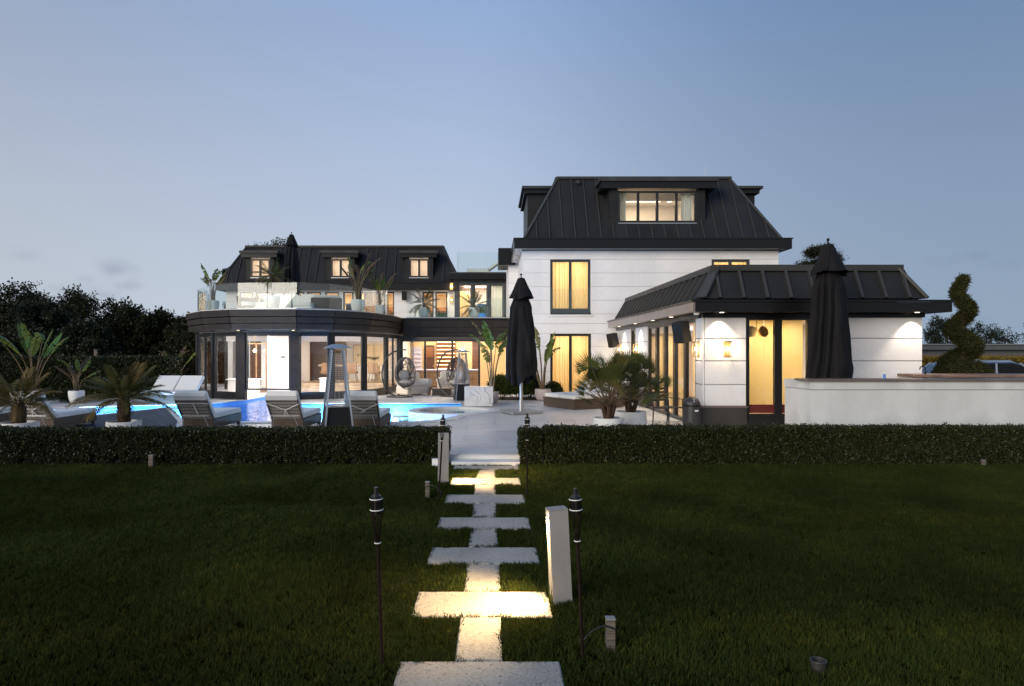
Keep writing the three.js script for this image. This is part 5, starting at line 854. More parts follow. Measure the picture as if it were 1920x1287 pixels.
{
  const t = thing('low_table', 'low carved dark stone table before the cream sofa', 'table', [-1.95, TY, -27.3]); const m = new MB(); m.box(0, 0.14, 0, 0.74, 0.22, 0.6).box(0, 0.02, 0, 0.78, 0.04, 0.64); m.build('table_body', M.plinth, t); boxAt('table_top', M.walnut, t, -0.41, 0.41, 0.251, 0.29, -0.34, 0.34);
  const s = thing('timber_stool', 'small pale timber stool beside the low table', 'stool', [-2.5, TY, -27.6]); mesh('stool_seat', new THREE.CylinderGeometry(0.09, 0.09, 0.05, 18), M.orangeWood, s, [0, 0.29, 0]); mesh('stool_trunk', new THREE.CylinderGeometry(0.06, 0.075, 0.265, 14), M.orangeWood, s, [0, 0.1325, 0]);
  const b = thing('marble_block', 'white veined marble block standing at the pool corner', 'fountain block', [-0.38, TY, -22.0]); for (const [x0, x1, y0, y1, z0, z1, n] of [[-0.455, 0.455, 0.02, 0.61, 0.28, 0.30, 'front_slab'], [-0.455, 0.455, 0.02, 0.61, -0.30, -0.28, 'rear_slab'], [-0.455, -0.435, 0.02, 0.61, -0.279, 0.279, 'side_slab'], [0.435, 0.455, 0.02, 0.61, -0.279, 0.279, 'side_slab'], [-0.46, 0.46, 0.611, 0.635, -0.305, 0.305, 'top_slab'], [-0.43, 0.43, 0, 0.6, -0.275, 0.275, 'core']]) boxAt(n, n === 'core' ? M.joint : M.marble, b, x0, x1, y0, y1, z0, z1);
  const w = thing('wire_side_table', 'round black wire side table next to the last lounger', 'side table', [-1.95, TY, -14.75]); const k = new MB(); for (let i = 0; i < 16; i++) { const a = i / 16 * 6.283; k.bar(V(Math.cos(a) * 0.15, 0.01, Math.sin(a) * 0.15), V(Math.cos(a) * 0.155, 0.36, Math.sin(a) * 0.155), 0.007); } for (const y of [0.01, 0.36]) k.tube(Array.from({ length: 16 }, (_, i) => V(Math.cos(i / 16 * 6.283) * 0.155, y, Math.sin(i / 16 * 6.283) * 0.155)), 0.007, 40, 6, true); k.build('wire_cage', M.steelDull, w); mesh('table_disc', new THREE.CylinderGeometry(0.165, 0.165, 0.014, 28), M.white, w, [0, 0.374, 0]);
  // prowling cat sculpture on the counter
  const c = thing('cat_sculpture', 'bronze sculpture of a prowling big cat on the lounge counter', 'sculpture', [-1.55, TY + 0.9, -32.0]);
  const J = [[[-0.42, 0.30, 0], [0.36, 0.31, 0], 0.085, 0.09], [[0.36, 0.31, 0], [0.56, 0.25, 0], 0.085, 0.06], [[0.54, 0.24, 0], [0.66, 0.20, 0], 0.065, 0.035], [[-0.42, 0.31, 0], [-0.62, 0.22, 0.0], 0.035, 0.02], [[-0.62, 0.22, 0], [-0.82, 0.16, 0], 0.02, 0.018], [[-0.82, 0.16, 0], [-0.92, 0.22, 0], 0.018, 0.016], [[0.34, 0.28, 0.05], [0.44, 0.12, 0.06], 0.05, 0.035], [[0.44, 0.12, 0.06], [0.42, 0.0, 0.06], 0.035, 0.03], [[0.30, 0.28, -0.05], [0.24, 0.12, -0.06], 0.05, 0.035], [[0.24, 0.12, -0.06], [0.28, 0.0, -0.06], 0.035, 0.03], [[-0.38, 0.28, 0.05], [-0.32, 0.14, 0.06], 0.065, 0.035], [[-0.32, 0.14, 0.06], [-0.42, 0.0, 0.06], 0.032, 0.03], [[-0.40, 0.28, -0.05], [-0.50, 0.14, -0.06], 0.065, 0.035], [[-0.50, 0.14, -0.06], [-0.56, 0.0, -0.06], 0.032, 0.03], [[0.53, 0.30, 0.035], [0.53, 0.325, 0.04], 0.018, 0.01], [[0.53, 0.30, -0.035], [0.53, 0.325, -0.04], 0.018, 0.01]];
  const N = 72, mc = new MarchingCubes(N, M.bronze, false, false, 60000), S = 1.0; mc.isolation = 0;
  for (let z = 0; z < N; z++) for (let y = 0; y < N; y++) for (let x = 0; x < N; x++) {
    const p = [(x / N * 2 - 1) * S, (y / N * 2 - 1) * S, (z / N * 2 - 1) * S]; let d = 1;
    for (const [a, b2, r0, r1] of J) { let ab = [b2[0] - a[0], b2[1] - a[1], b2[2] - a[2]], ap = [p[0] - a[0], p[1] - a[1], p[2] - a[2]], t = Math.max(0, Math.min(1, (ab[0] * ap[0] + ab[1] * ap[1] + ab[2] * ap[2]) / (ab[0] ** 2 + ab[1] ** 2 + ab[2] ** 2))), e = Math.hypot(ap[0] - ab[0] * t, ap[1] - ab[1] * t, ap[2] - ab[2] * t) - (r0 + (r1 - r0) * t), h = Math.max(0, 0.05 - Math.abs(d - e)) / 0.05; d = Math.min(d, e) - h * h * 0.0125; }
    mc.field[x + y * N + z * N * N] = -d;
  }
  mc.update(); const n = mc.count, g = new THREE.BufferGeometry(); g.setAttribute('position', new THREE.BufferAttribute(mc.positionArray.slice(0, n * 3), 3)); g.setAttribute('normal', new THREE.BufferAttribute(mc.normalArray.slice(0, n * 3), 3)); mesh('cat_body', g, M.bronze, c, [0, 0.03, 0]).scale.setScalar(0.72); boxAt('plinth_bar', M.blackMetal, c, -0.45, 0.4, 0, 0.02, -0.08, 0.08);
}
{ // seats and bin by the folding doors
  const c = thing('slatted_armchair', 'grey slatted metal armchair by the folding doors', 'chair', [4.22, TY, -16.2], 0.6);
  for (let k = 0; k < 6; k++) boxAt('seat_slat', M.darkMetal, c, -0.24, 0.24, 0.44, 0.455, -0.22 + k * 0.078, -0.22 + k * 0.078 + 0.055); for (let k = 0; k < 4; k++) { const s = boxAt('back_slat', M.darkMetal, c, -0.24, 0.24, 0.58 + k * 0.09, 0.63 + k * 0.09, -0.27 - k * 0.015, -0.255 - k * 0.015); }
  for (const s of [-1, 1]) { const m = new MB(); m.bar(V(s * 0.25, 0, 0.24), V(s * 0.25, 0.64, 0.22), 0.022).bar(V(s * 0.25, 0, -0.26), V(s * 0.25, 0.45, -0.23), 0.022).bar(V(s * 0.25, 0.43, -0.23), V(s * 0.25, 0.95, -0.33), 0.022).bar(V(s * 0.25, 0.64, 0.23), V(s * 0.25, 0.66, -0.28), 0.03, 0.018).bar(V(s * 0.25, 0.43, 0.22), V(s * 0.25, 0.43, -0.22), 0.02); m.build('side_frame', M.darkMetal, c); }
  const b = thing('litter_bin', 'round dark litter bin with domed lid at the pavilion corner', 'bin', [4.50, TY, -15.25]); mesh('bin_body', new THREE.CylinderGeometry(0.185, 0.185, 0.56, 32), M.darkMetal, b, [0, 0.28, 0]); const d = new THREE.SphereGeometry(0.187, 32, 12, 0, 6.2832, 0, Math.PI / 2); mesh('dome_lid', d, M.darkMetal, b, [0, 0.575, 0]); mesh('lid_ring', new THREE.CylinderGeometry(0.193, 0.193, 0.03, 32), M.blackMetal, b, [0, 0.566, 0]); const st = mesh('sticker', bx(0.09, 0.035, 0.006), M.white, b, [0.05, 0.46, 0.182]); st.rotation.y = 0.27;
  const f = mesh('lid_flap', bx(0.16, 0.09, 0.012), M.steelDull, b, [-0.06, 0.66, 0.13]); f.rotation.set(-0.7, -0.4, 0);
}
// roof terrace furniture
{
  const s = thing('rattan_sofa', 'high backed rattan sofa on the rotunda roof terrace', 'sofa', [-6.55, 3.385, -27.2], 0.25); boxAt('sofa_body', M.rattan, s, -0.6, 0.6, 0.05, 0.62, -0.4, 0.42); boxAt('sofa_foot', M.wicker, s, -0.55, 0.55, 0, 0.05, -0.35, 0.37); mesh('seat_cushion', new RoundedBoxGeometry(1.1, 0.12, 0.7, 3, 0.04), M.cushion, s, [0, 0.68, -0.02]);
  const r = thing('rattan_table', 'low rattan table with pale top on the roof terrace', 'table', [-5.55, 3.385, -27.8], 0.1); boxAt('table_body', M.rattan, r, -0.32, 0.32, 0.02, 0.40, -0.3, 0.3); boxAt('table_top', M.cushion, r, -0.34, 0.34, 0.401, 0.45, -0.32, 0.32); boxAt('table_foot', M.wicker, r, -0.28, 0.28, 0, 0.02, -0.26, 0.26);
  const w = thing('cushion_bench', 'long white cushioned bench behind the terrace glass', 'bench', [-8.0, 3.385, -26.6]); boxAt('bench_base', M.white, w, -1.1, 1.1, 0, 0.25, -0.35, 0.35); mesh('bench_cushion', new RoundedBoxGeometry(2.18, 0.16, 0.7, 3, 0.05), M.cushion, w, [0, 0.335, 0]); mesh('bench_back', new RoundedBoxGeometry(2.18, 0.42, 0.16, 3, 0.05), M.cushion, w, [0, 0.56, -0.27]);
  const e = thing('wicker_armchair', 'round wicker armchair near the terrace balustrade corner', 'armchair', [-9.4, 3.385, -26.4], 0.5); mesh('chair_shell', plain(new THREE.CylinderGeometry(0.42, 0.34, 0.62, 24, 1, true, 0.9, 4.5)), M.rattan, e, [0, 0.33, 0]); mesh('chair_cushion', new THREE.CylinderGeometry(0.36, 0.36, 0.14, 24), M.cushion, e, [0, 0.35, 0]); mesh('chair_foot', new THREE.CylinderGeometry(0.33, 0.33, 0.27, 24), M.rattan, e, [0, 0.135, 0]);
  const p = thing('wind_screen', 'tinted glass wind screen standing on the roof terrace', 'screen', [-5.0, 3.385, -29.6], -0.35); boxAt('glass_sheet', M.tinted, p, -0.55, 0.55, 0.05, 1.15, -0.006, 0.006); for (const x of [-0.56, 0.56]) boxAt('screen_post', M.steelDull, p, x - 0.015, x + 0.015, 0, 1.17, -0.015, 0.015);
}
// ---------------------------------------------------------------- plants
function ovalPot(parent, r, h, mat, shape = 'bowl') {
  const pr = shape === 'bowl' ? [[0.001, 0], [r * 0.68, 0], [r * 0.86, h * 0.25], [r * 0.99, h * 0.6], [r, h * 0.86], [r * 0.97, h], [r * 0.88, h], [r * 0.86, h * 0.86]] : shape === 'cone' ? [[0.001, 0], [r * 0.82, 0], [r * 0.93, h * 0.6], [r, h], [r * 0.9, h], [r * 0.88, h * 0.85]] : [[0.001, 0], [r * 0.97, 0], [r, h * 0.08], [r * 0.93, h * 0.95], [r * 0.92, h], [r * 0.84, h], [r * 0.83, h * 0.85]];
  const pot = mesh('pot', new THREE.LatheGeometry(pr.map(([a, b]) => new THREE.Vector2(a, b)), 36), mat, parent); mesh('soil', new THREE.CircleGeometry(r * 0.86, 24).rotateX(-Math.PI / 2), M.soil, pot, [0, h * 0.88, 0]); return pot;
}
function paddleGeo(len, wid, bend, fold, tear, seed) {                        // broad banana-type leaf along +y bending to +z
  const R = rng(seed), n = 14, P = [], U = [], pt = (t, s) => { const w = wid * Math.pow(Math.sin(Math.PI * Math.min(1, 0.06 + t * 0.94)), 0.62) * (t > 0.97 ? 0.4 : 1), a = bend * t, y = len * (bend ? Math.sin(a) / bend : t), z = len * (bend ? (1 - Math.cos(a)) / bend : 0), o = s * w / 2; return V(o * Math.cos(fold), y - Math.abs(o) * Math.sin(fold) * Math.sin(a) * 0.5, z + Math.abs(o) * Math.sin(fold) * Math.cos(a)); };
  for (let i = 0; i < n; i++) for (const s of [-1, 1]) {
    const t0 = i / n, t1 = (i + 1 - (R() < tear ? 0.22 : 0)) / n, droop = R() < tear ? 0.12 * R() : 0; const a = pt(t0, 0), b = pt((i + 1) / n, 0), c = pt(t1, s), d = pt(t0, s); c.y -= droop; d.y -= droop;
    const f = s > 0 ? [a, d, c, a, c, b] : [a, c, d, a, b, c]; for (const v of f) P.push(v.x, v.y, v.z); const q = (x, y) => U.push(x, y); for (const [x, y] of s > 0 ? [[0.5, t0], [1, t0], [1, t1], [0.5, t0], [1, t1], [0.5, t1]] : [[0.5, t0], [0, t1], [0, t0], [0.5, t0], [0.5, t1], [0, t1]]) q(x, y * 3);
  }
  return tris(P, U);
}
const PADDLE = [0, 1, 2, 3].map((k) => paddleGeo(1, 0.34, [0.35, 0.8, 1.2, 0.5][k], [0.3, 0.45, 0.35, 0.55][k], [0.1, 0.35, 0.5, 0.25][k], 40 + k));
function strelitzia(name, label, pos, { h = 1.8, n = 8, potR = 0.3, potH = 0.42, pot = M.pot, shape = 'bowl', seed = 1, spread = 0.5, red = 0, group, leafLen = 0.75 } = {}) {
  const T = thing(name, label, 'potted plant', pos, 0, group), R = rng(seed); ovalPot(T, potR, potH, pot, shape);
  for (let i = 0; i < n; i++) {
    const a = i / n * 6.283 + R() * 0.7, lean = spread * (0.25 + 0.9 * R()), sh = (h - potH - leafLen * 0.6) * (0.6 + 0.5 * R()), b = V(Math.cos(a) * 0.05, potH * 0.9, Math.sin(a) * 0.05), e = V(Math.cos(a) * lean * sh, potH + sh, Math.sin(a) * lean * sh), mid = b.clone().lerp(e, 0.55).add(V(-Math.cos(a) * 0.05, 0.04, -Math.sin(a) * 0.05));
    mesh('leaf_stalk', taper([b, mid, e], [0.028, 0.018, 0.011], 6, 5), M.stalk, T);
    const L = leafLen * (0.75 + 0.5 * R()), l = mesh('leaf', PADDLE[Math.floor(R() * 4)], R() < red ? M.paddleRed : R() < 0.16 ? M.paddleDry : M.paddle, T, [e.x, e.y - 0.01, e.z]);
    l.scale.set(L * (0.8 + 0.4 * R()), L, L); l.rotation.order = 'YXZ'; l.rotation.y = -a + Math.PI / 2 + (R() - 0.5) * 1.2; l.rotation.x = lean * 0.9 + R() * 0.35 - 0.1;
  }
  return T;
}
function frondGeo(len, droop, leaflet, pairs, vee, seed) {                    // feather palm leaf along +y bending to +z
  const R = rng(seed), P = [], c = (t) => { const a = droop * t * t + 0.15 * t; return V(0, len * (t - 0.33 * droop * droop * t * t * t * 0.28), len * 0.5 * droop * t * t); };
  for (let i = 0; i < 10; i++) { const a = c(i / 10), b = c((i + 1) / 10), w = 0.011 * (1 - i / 11); P.push(a.x - w, a.y, a.z, a.x + w, a.y, a.z, b.x + w, b.y, b.z, a.x - w, a.y, a.z, b.x + w, b.y, b.z, b.x - w, b.y, b.z, a.x, a.y, a.z - w, a.x, a.y, a.z + w, b.x, b.y, b.z + w, a.x, a.y, a.z - w, b.x, b.y, b.z + w, b.x, b.y, b.z - w); }
  for (let i = 0; i < pairs; i++) for (const s of [-1, 1]) {
    const t = 0.2 + 0.8 * (i + R() * 0.4) / pairs, p = c(t), d = c(Math.min(1, t + 0.02)).sub(p).normalize(), L = leaflet * (0.45 + 0.75 * Math.sin(Math.PI * (0.15 + 0.75 * t))) * (0.85 + 0.3 * R()), out = V(s, 0, 0).addScaledVector(d, 0.85 + 0.5 * t).addScaledVector(V(0, d.z, -d.y), -vee * (0.6 + 0.6 * R())).normalize();
    const tip = p.clone().addScaledVector(out, L).add(V(0, -0.06 * L * R(), 0)), w = d.clone().multiplyScalar(0.0125), m = p.clone().lerp(tip, 0.4); P.push(...p, ...m.clone().sub(w), ...m.clone().add(w), ...m.clone().sub(w), ...tip, ...m.clone().add(w));
  }
  return tris(P);
}
const FROND = [0, 1, 2, 3].map((k) => frondGeo(1, [0.5, 0.8, 1.1, 1.5][k], 0.31, 38, 0.5, 60 + k));
function datePalm(label, pos, { trunk = 0.4, tr = 0.13, len = 1.0, n = 30, potR = 0.34, potH = 0.4, seed = 1, pot = M.pot, dry = 0.2, name = 'potted_palm', shape = 'tub', low = 1.25 } = {}) {
  const T = thing(name, label, 'palm', pos), R = rng(seed); ovalPot(T, potR, potH, pot, shape);
  const tk = new MB(); tk.g.push(taper([V(0, potH * 0.8, 0), V(0.01, potH + trunk * 0.5, 0.01), V(0, potH + trunk, 0)], [tr * 0.85, tr, tr * 0.75], 12, 4));
  for (let k = 0; k < 46; k++) { const y = potH * 0.92 + trunk * (k / 46), a = k * 2.399; tk.add(new THREE.ConeGeometry(0.028, 0.11, 4), Math.cos(a) * tr * 0.95, y, Math.sin(a) * tr * 0.95, 0, -a, -0.55); }
  tk.build('trunk', M.palmTrunk, T);
  for (let i = 0; i < n; i++) { const a = i * 2.399, t = i / n, f = mesh('frond', FROND[Math.min(3, Math.floor(t * 3.2 + R() * 0.8))], R() < dry + 0.25 * t ? M.dateDry : M.date, T, [Math.cos(a) * 0.03, potH + trunk - 0.02 - 0.05 * t, Math.sin(a) * 0.03]), L = len * (0.8 + 0.35 * R()); f.scale.setScalar(L); f.rotation.order = 'YXZ'; f.rotation.y = -a + Math.PI / 2; f.rotation.x = 0.1 + low * Math.pow(t, 0.8) + (R() - 0.5) * 0.25; f.rotation.z = (R() - 0.5) * 0.3; }
  return T;
}
function fanGeo(r, n, seed) {                                                // fan palm leaf: petiole to origin, fan of stiff leaflets along +y
  const R = rng(seed), P = [];
  for (let i = 0; i < n; i++) { const a = (i / (n - 1) - 0.5) * 3.5, L = r * (0.72 + 0.28 * Math.cos(a * 0.6)) * (0.9 + 0.2 * R()), z = (i % 2 ? 1 : -1) * 0.006, dir = V(Math.sin(a), Math.cos(a), 0.12 * Math.cos(a * 2) - 0.1), side = V(Math.cos(a), -Math.sin(a), 0).multiplyScalar(0.0125 * r / 0.3), m = dir.clone().multiplyScalar(L * 0.5), tip = dir.clone().multiplyScalar(L).add(V(0, 0, 0.03 * R())); P.push(0, 0, z, ...m.clone().sub(side), ...m.clone().add(side), ...m.clone().sub(side), ...tip, ...m.clone().add(side)); }
  return tris(P);
}
const FAN = [0, 1, 2].map((k) => fanGeo(0.31, 22, 80 + k));
function fanPalm(label, pos, { h = 1.3, n = 46, potR = 0.33, potH = 0.42, seed = 1, spread = 0.55 } = {}) {
  const T = thing('fan_palm', label, 'palm', pos), R = rng(seed); ovalPot(T, potR, potH, M.pot, 'tub');
  const st = new MB(); for (let k = 0; k < 5; k++) { const a = k * 1.3 + R(), e = V(Math.cos(a) * 0.14, potH + 0.22 + 0.12 * R(), Math.sin(a) * 0.14); st.g.push(taper([V(Math.cos(a) * 0.04, potH * 0.8, Math.sin(a) * 0.04), e.clone().multiplyScalar(0.5).setY(potH + 0.05), e], [0.05, 0.055, 0.04], 7, 3)); } st.build('trunk', M.palmTrunk, T);
  for (let i = 0; i < n; i++) {
    const a = i * 2.399 + R() * 0.4, t = i / n, tilt = 0.12 + 1.25 * Math.pow(t, 0.9), L = (h - potH - 0.3) * (0.55 + 0.5 * R()) * (1 - 0.25 * t), b = V(Math.cos(a) * 0.1 * R(), potH + 0.18 + 0.12 * R(), Math.sin(a) * 0.1 * R()), dir = V(Math.cos(a) * Math.sin(tilt) * (0.6 + spread), Math.cos(tilt), Math.sin(a) * Math.sin(tilt) * (0.6 + spread)).normalize(), e = b.clone().addScaledVector(dir, L);
    mesh('leaf_stalk', taper([b, b.clone().lerp(e, 0.5).add(V(0, 0.03, 0)), e], [0.010, 0.008, 0.006], 5, 3), M.stalk, T);
    const f = mesh('fan_leaf', FAN[i % 3], R() < 0.14 + 0.16 * t ? M.fanPale : M.fan, T, [e.x, e.y, e.z]), up = dir.clone().multiplyScalar(0.9).add(V(0, -0.15 * t, 0)).normalize(), face = V(-Math.cos(a) * 0.5, 0.7, -Math.sin(a) * 0.5).add(V(R() - 0.5, R() - 0.5, R() - 0.5).multiplyScalar(0.8)), x = up.clone().cross(face).normalize(), zz = x.clone().cross(up).normalize(); f.quaternion.setFromRotationMatrix(new THREE.Matrix4().makeBasis(x, up, zz)); f.scale.setScalar(0.85 + 0.4 * R());
  }
  return T;
}
fanPalm('bushy fan palm in a low white tub nearest the hedge', [2.42, TY, -14.0], { seed: 2, h: 1.66, n: 44, spread: 0.3 });
fanPalm('bushy fan palm in a taller white tub beside the pavilion', [3.08, TY, -15.0], { seed: 6, h: 1.66, n: 44, potR: 0.36, potH: 0.46, spread: 0.3 });
datePalm('date palm with stout trunk in a low white tub before the marble deck', [-7.26, TY, -13.5], { seed: 3, trunk: 0.44, len: 0.76, n: 28, low: 1.1, tr: 0.12 });
datePalm('tawny date palm in a wide white tub at the hedge end', [-9.2, TY, -13.3], { seed: 8, trunk: 0.38, len: 0.74, n: 26, tr: 0.12, potR: 0.37, dry: 0.55, low: 1.15 });
strelitzia('banana_plant', 'tall broad leaved banana plant in a white pot before the rear hedge', [-15.35, TY, -22.9], { h: 2.6, n: 10, potR: 0.34, potH: 0.45, seed: 5, spread: 0.55, leafLen: 1.0 });
strelitzia('banana_plant', 'small dry banana plant in a white bowl by the rear hedge', [-14.15, TY, -23.3], { h: 1.5, n: 9, potR: 0.25, potH: 0.42, seed: 7, red: 0.5, leafLen: 0.55, spread: 0.7 });
strelitzia('banana_plant', 'reddish banana plant at the far corner of the rotunda', [-12.75, TY, -27.6], { h: 1.8, n: 9, potR: 0.25, potH: 0.4, seed: 17, red: 0.6, leafLen: 0.6, spread: 0.6 });
strelitzia('banana_plant', 'tall banana plant in a taupe pot behind the marble block', [0.05, TY, -23.1], { h: 2.5, n: 10, potR: 0.24, potH: 0.4, pot: M.potTaupe, shape: 'cone', seed: 11, spread: 0.32, leafLen: 0.85 });
strelitzia('banana_plant', 'tall banana plant in a taupe bowl beside the house window', [1.86, TY, -24.3], { h: 2.45, n: 9, potR: 0.29, potH: 0.42, pot: M.potTaupe, shape: 'bowl', seed: 23, spread: 0.42, leafLen: 0.8 });
// roof terrace pots
const RT = 3.385;
strelitzia('terrace_plant', 'dark banana plant in a white pot at the outer terrace corner', [-10.62, RT, -26.1], { h: 1.62, n: 9, potR: 0.22, potH: 0.46, seed: 31, red: 0.35, leafLen: 0.6, spread: 0.4 });
datePalm('slender palm in a round white pot on the terrace beside the parasol', [-7.8, RT, -24.35], { name: 'terrace_palm', shape: 'bowl', trunk: 0.75, tr: 0.05, len: 0.62, n: 20, potR: 0.27, potH: 0.5, seed: 33, dry: 0.4, low: 1.5 });
strelitzia('terrace_plant', 'tall purple tinged banana plant in a white pot on the terrace', [-5.1, RT, -26.2], { h: 2.1, n: 11, potR: 0.27, potH: 0.5, seed: 35, red: 0.55, leafLen: 0.75, spread: 0.4 });
strelitzia('terrace_plant', 'small banana plant in a white pot near the tinted wind screen', [-4.55, RT, -28.0], { h: 1.65, n: 8, potR: 0.19, potH: 0.42, seed: 37, red: 0.5, leafLen: 0.6, spread: 0.35 });
datePalm('short palm in a white pot on the balcony before the white wall', [-3.0, RT, -30.7], { name: 'terrace_palm', shape: 'bowl', trunk: 0.2, tr: 0.06, len: 0.75, n: 18, potR: 0.26, potH: 0.48, seed: 41, low: 1.6 });
datePalm('short palm in a white pot on the balcony before the glass doors', [-0.75, RT, -30.7], { name: 'terrace_palm', shape: 'bowl', trunk: 0.1, tr: 0.06, len: 0.7, n: 16, potR: 0.25, potH: 0.48, seed: 43, low: 1.7 });
// ---------------------------------------------------------------- leaf masses
function clumpGeo(n, r, l, w, seed) { const R = rng(seed), P = []; for (let i = 0; i < n; i++) { const c = V(R() - 0.5, R() - 0.5, R() - 0.5).multiplyScalar(2 * r), u = V(R() - 0.5, R() - 0.5, R() - 0.5).normalize(), v = u.clone().cross(V(R() - 0.5, R() - 0.5, R() - 0.5)).normalize(), a = c.clone(), b = c.clone().addScaledVector(u, l * 0.5).addScaledVector(v, w / 2), d = c.clone().addScaledVector(u, l), e = c.clone().addScaledVector(u, l * 0.5).addScaledVector(v, -w / 2); P.push(...a, ...b, ...d, ...a, ...d, ...e); } return tris(P); }
function scatter(name, geo, mat, parent, pts, seed, s0 = 0.8, s1 = 1.25, tone = 0.35) { // pts: array of [x,y,z]
  const R = rng(seed), im = new THREE.InstancedMesh(geo, mat, pts.length), m = new THREE.Matrix4(), q = new THREE.Quaternion(), e = new THREE.Euler(), c = new THREE.Color();
  pts.forEach((p, i) => { e.set(R() * 6.28, R() * 6.28, R() * 6.28); q.setFromEuler(e); const s = s0 + (s1 - s0) * R(); m.compose(V(...p), q, V(s, s, s)); im.setMatrixAt(i, m); const g = 1 + (R() - 0.5) * 2 * tone; c.setRGB(g * (0.95 + 0.2 * R()), g, g * (0.85 + 0.3 * R())); im.setColorAt(i, c); });
  im.name = name; im.userData.kind = 'stuff'; parent.add(im); return im;
}
const BOXLEAF = clumpGeo(7, 0.026, 0.034, 0.018, 90), SHRUBLEAF = clumpGeo(8, 0.06, 0.085, 0.04, 91), TREELEAF = clumpGeo(12, 0.24, 0.20, 0.11, 92), THUJA = clumpGeo(10, 0.05, 0.07, 0.014, 93), NEEDLE = clumpGeo(12, 0.2, 0.22, 0.04, 94);
function boxHedge(name, label, x0, x1, d0, d1, h, { leaf = BOXLEAF, mat = M.box, density = 3400, seed = 1, gaps = 0, y0 = 0, bush = 0.42, core = 0.05 } = {}) {
  const T = thing(name, label, 'hedge'), R = rng(seed), pts = [], n = Math.max(1, Math.round((x1 - x0) / bush)), bw = (x1 - x0) / n;
  const off = (x, y) => 0.03 * (fb(x * 3 + seed, y * 3, 1, 3) - 0.5) * 2;
  for (let k = 0; k < n; k++) {                                               // one plant after another, narrower at the foot
    const cx = x0 + bw * (k + 0.5), hw = bw / 2, pinch = 0.03 + gaps * (0.02 + 0.07 * R()), foot = y0 + 0.03;
    const m = new MB(); m.g.push(taper([V(cx + (R() - 0.5) * 0.05, y0 - 0.03, -(d0 + d1) / 2), V(cx, y0 + 0.12, -(d0 + d1) / 2), V(cx, y0 + 0.3, -(d0 + d1) / 2)], [0.02, 0.016, 0.012], 6, 2)); m.build('stem', M.bark, T);
    const cw = (w) => [V(cx - w, 0, -d0 - core), V(cx + w, 0, -d0 - core), V(cx + w, 0, -d1 + core), V(cx - w, 0, -d1 + core)], lift = (q, y) => q.map((v) => V(v.x, y, v.z));
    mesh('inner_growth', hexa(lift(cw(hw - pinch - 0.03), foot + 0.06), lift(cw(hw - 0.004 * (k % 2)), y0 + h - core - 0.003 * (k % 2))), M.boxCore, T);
    const area = bw * (h * 2 + (d1 - d0)) , cnt = Math.round(area * density);
    for (let i = 0; i < cnt; i++) {
      const f = R() * (h * 2 + (d1 - d0)), y = R() * (h - (foot - y0)) + foot, t = Math.max(0, 1 - (y - y0) / (h * 0.42)), w = hw - pinch * t * (gaps ? 1.3 : 0.5), x = cx + (R() * 2 - 1) * w, o = off(x, y) - R() * 0.035; if (gaps && y - y0 < 0.04 + 0.16 * gaps * Math.pow(Math.abs(x - cx) / hw, 3) && f < h) continue;
      if (f < h) pts.push([x, y, -d0 + o - 0.02 * t]); else if (f < h + (d1 - d0)) pts.push([x, y0 + h + off(x, f) + (R() < 0.08 ? R() * 0.05 : 0) - R() * 0.03 + 0.025 * (fb(x * 1.3 + seed, 3, 1, 3) - 0.5), -d0 - R() * (d1 - d0)]); else pts.push([x, y, -d1 - o]);
    }
    if (k === 0 || k === n - 1 || gaps) for (let i = 0; i < density * (d1 - d0) * h * (k === 0 || k === n - 1 ? 1 : 0.4); i++) { const s = R() < 0.5 ? -1 : 1, y = foot + R() * (h - (foot - y0)), t = Math.max(0, 1 - (y - y0) / (h * 0.42)); pts.push([cx + s * (hw - pinch * t * 1.2 - R() * 0.03), y, -d0 - R() * (d1 - d0)]); }
  }
  scatter('foliage', leaf, mat, T, pts, seed + 1, 0.75, 1.3, 0.5); return T;
}
boxHedge('box_hedge', 'long clipped box hedge with gaps at the foot before the pool', -9.9, -0.73, 11.5, 11.98, 0.575, { seed: 101, gaps: 1, bush: 0.40 });
boxHedge('box_hedge', 'short clipped box bush beside the path at the terrace step', 0.50, 0.87, 11.52, 11.95, 0.565, { seed: 103, gaps: 0.4, bush: 0.4 });
boxHedge('box_hedge', 'long dense clipped box hedge before the bar and pavilion', 0.93, 10.4, 11.5, 12.0, 0.60, { seed: 105, bush: 0.5 });
boxHedge('tall_hedge', 'tall dark clipped hedge at the rear of the garden', -30, -12.15, 25.9, 26.8, 1.52, { seed: 111, leaf: SHRUBLEAF, density: 330, bush: 0.9, y0: 0.12, core: 0.1 });
boxHedge('low_hedge', 'low clipped hedge between the two white pots', -14.95, -14.42, 23.6, 24.1, 0.42, { seed: 113, leaf: BOXLEAF, density: 1500, y0: TY });
{ const p = thing('timber_post', 'slim grey timber post rising behind the tall hedge', 'post', [-15.6, 0, -26.95]); boxAt('shaft', M.greyWood, p, -0.05, 0.05, 0, 1.95, -0.05, 0.05); boxAt('post_cap', M.greyWood, p, -0.06, 0.06, 1.951, 1.98, -0.06, 0.06); }
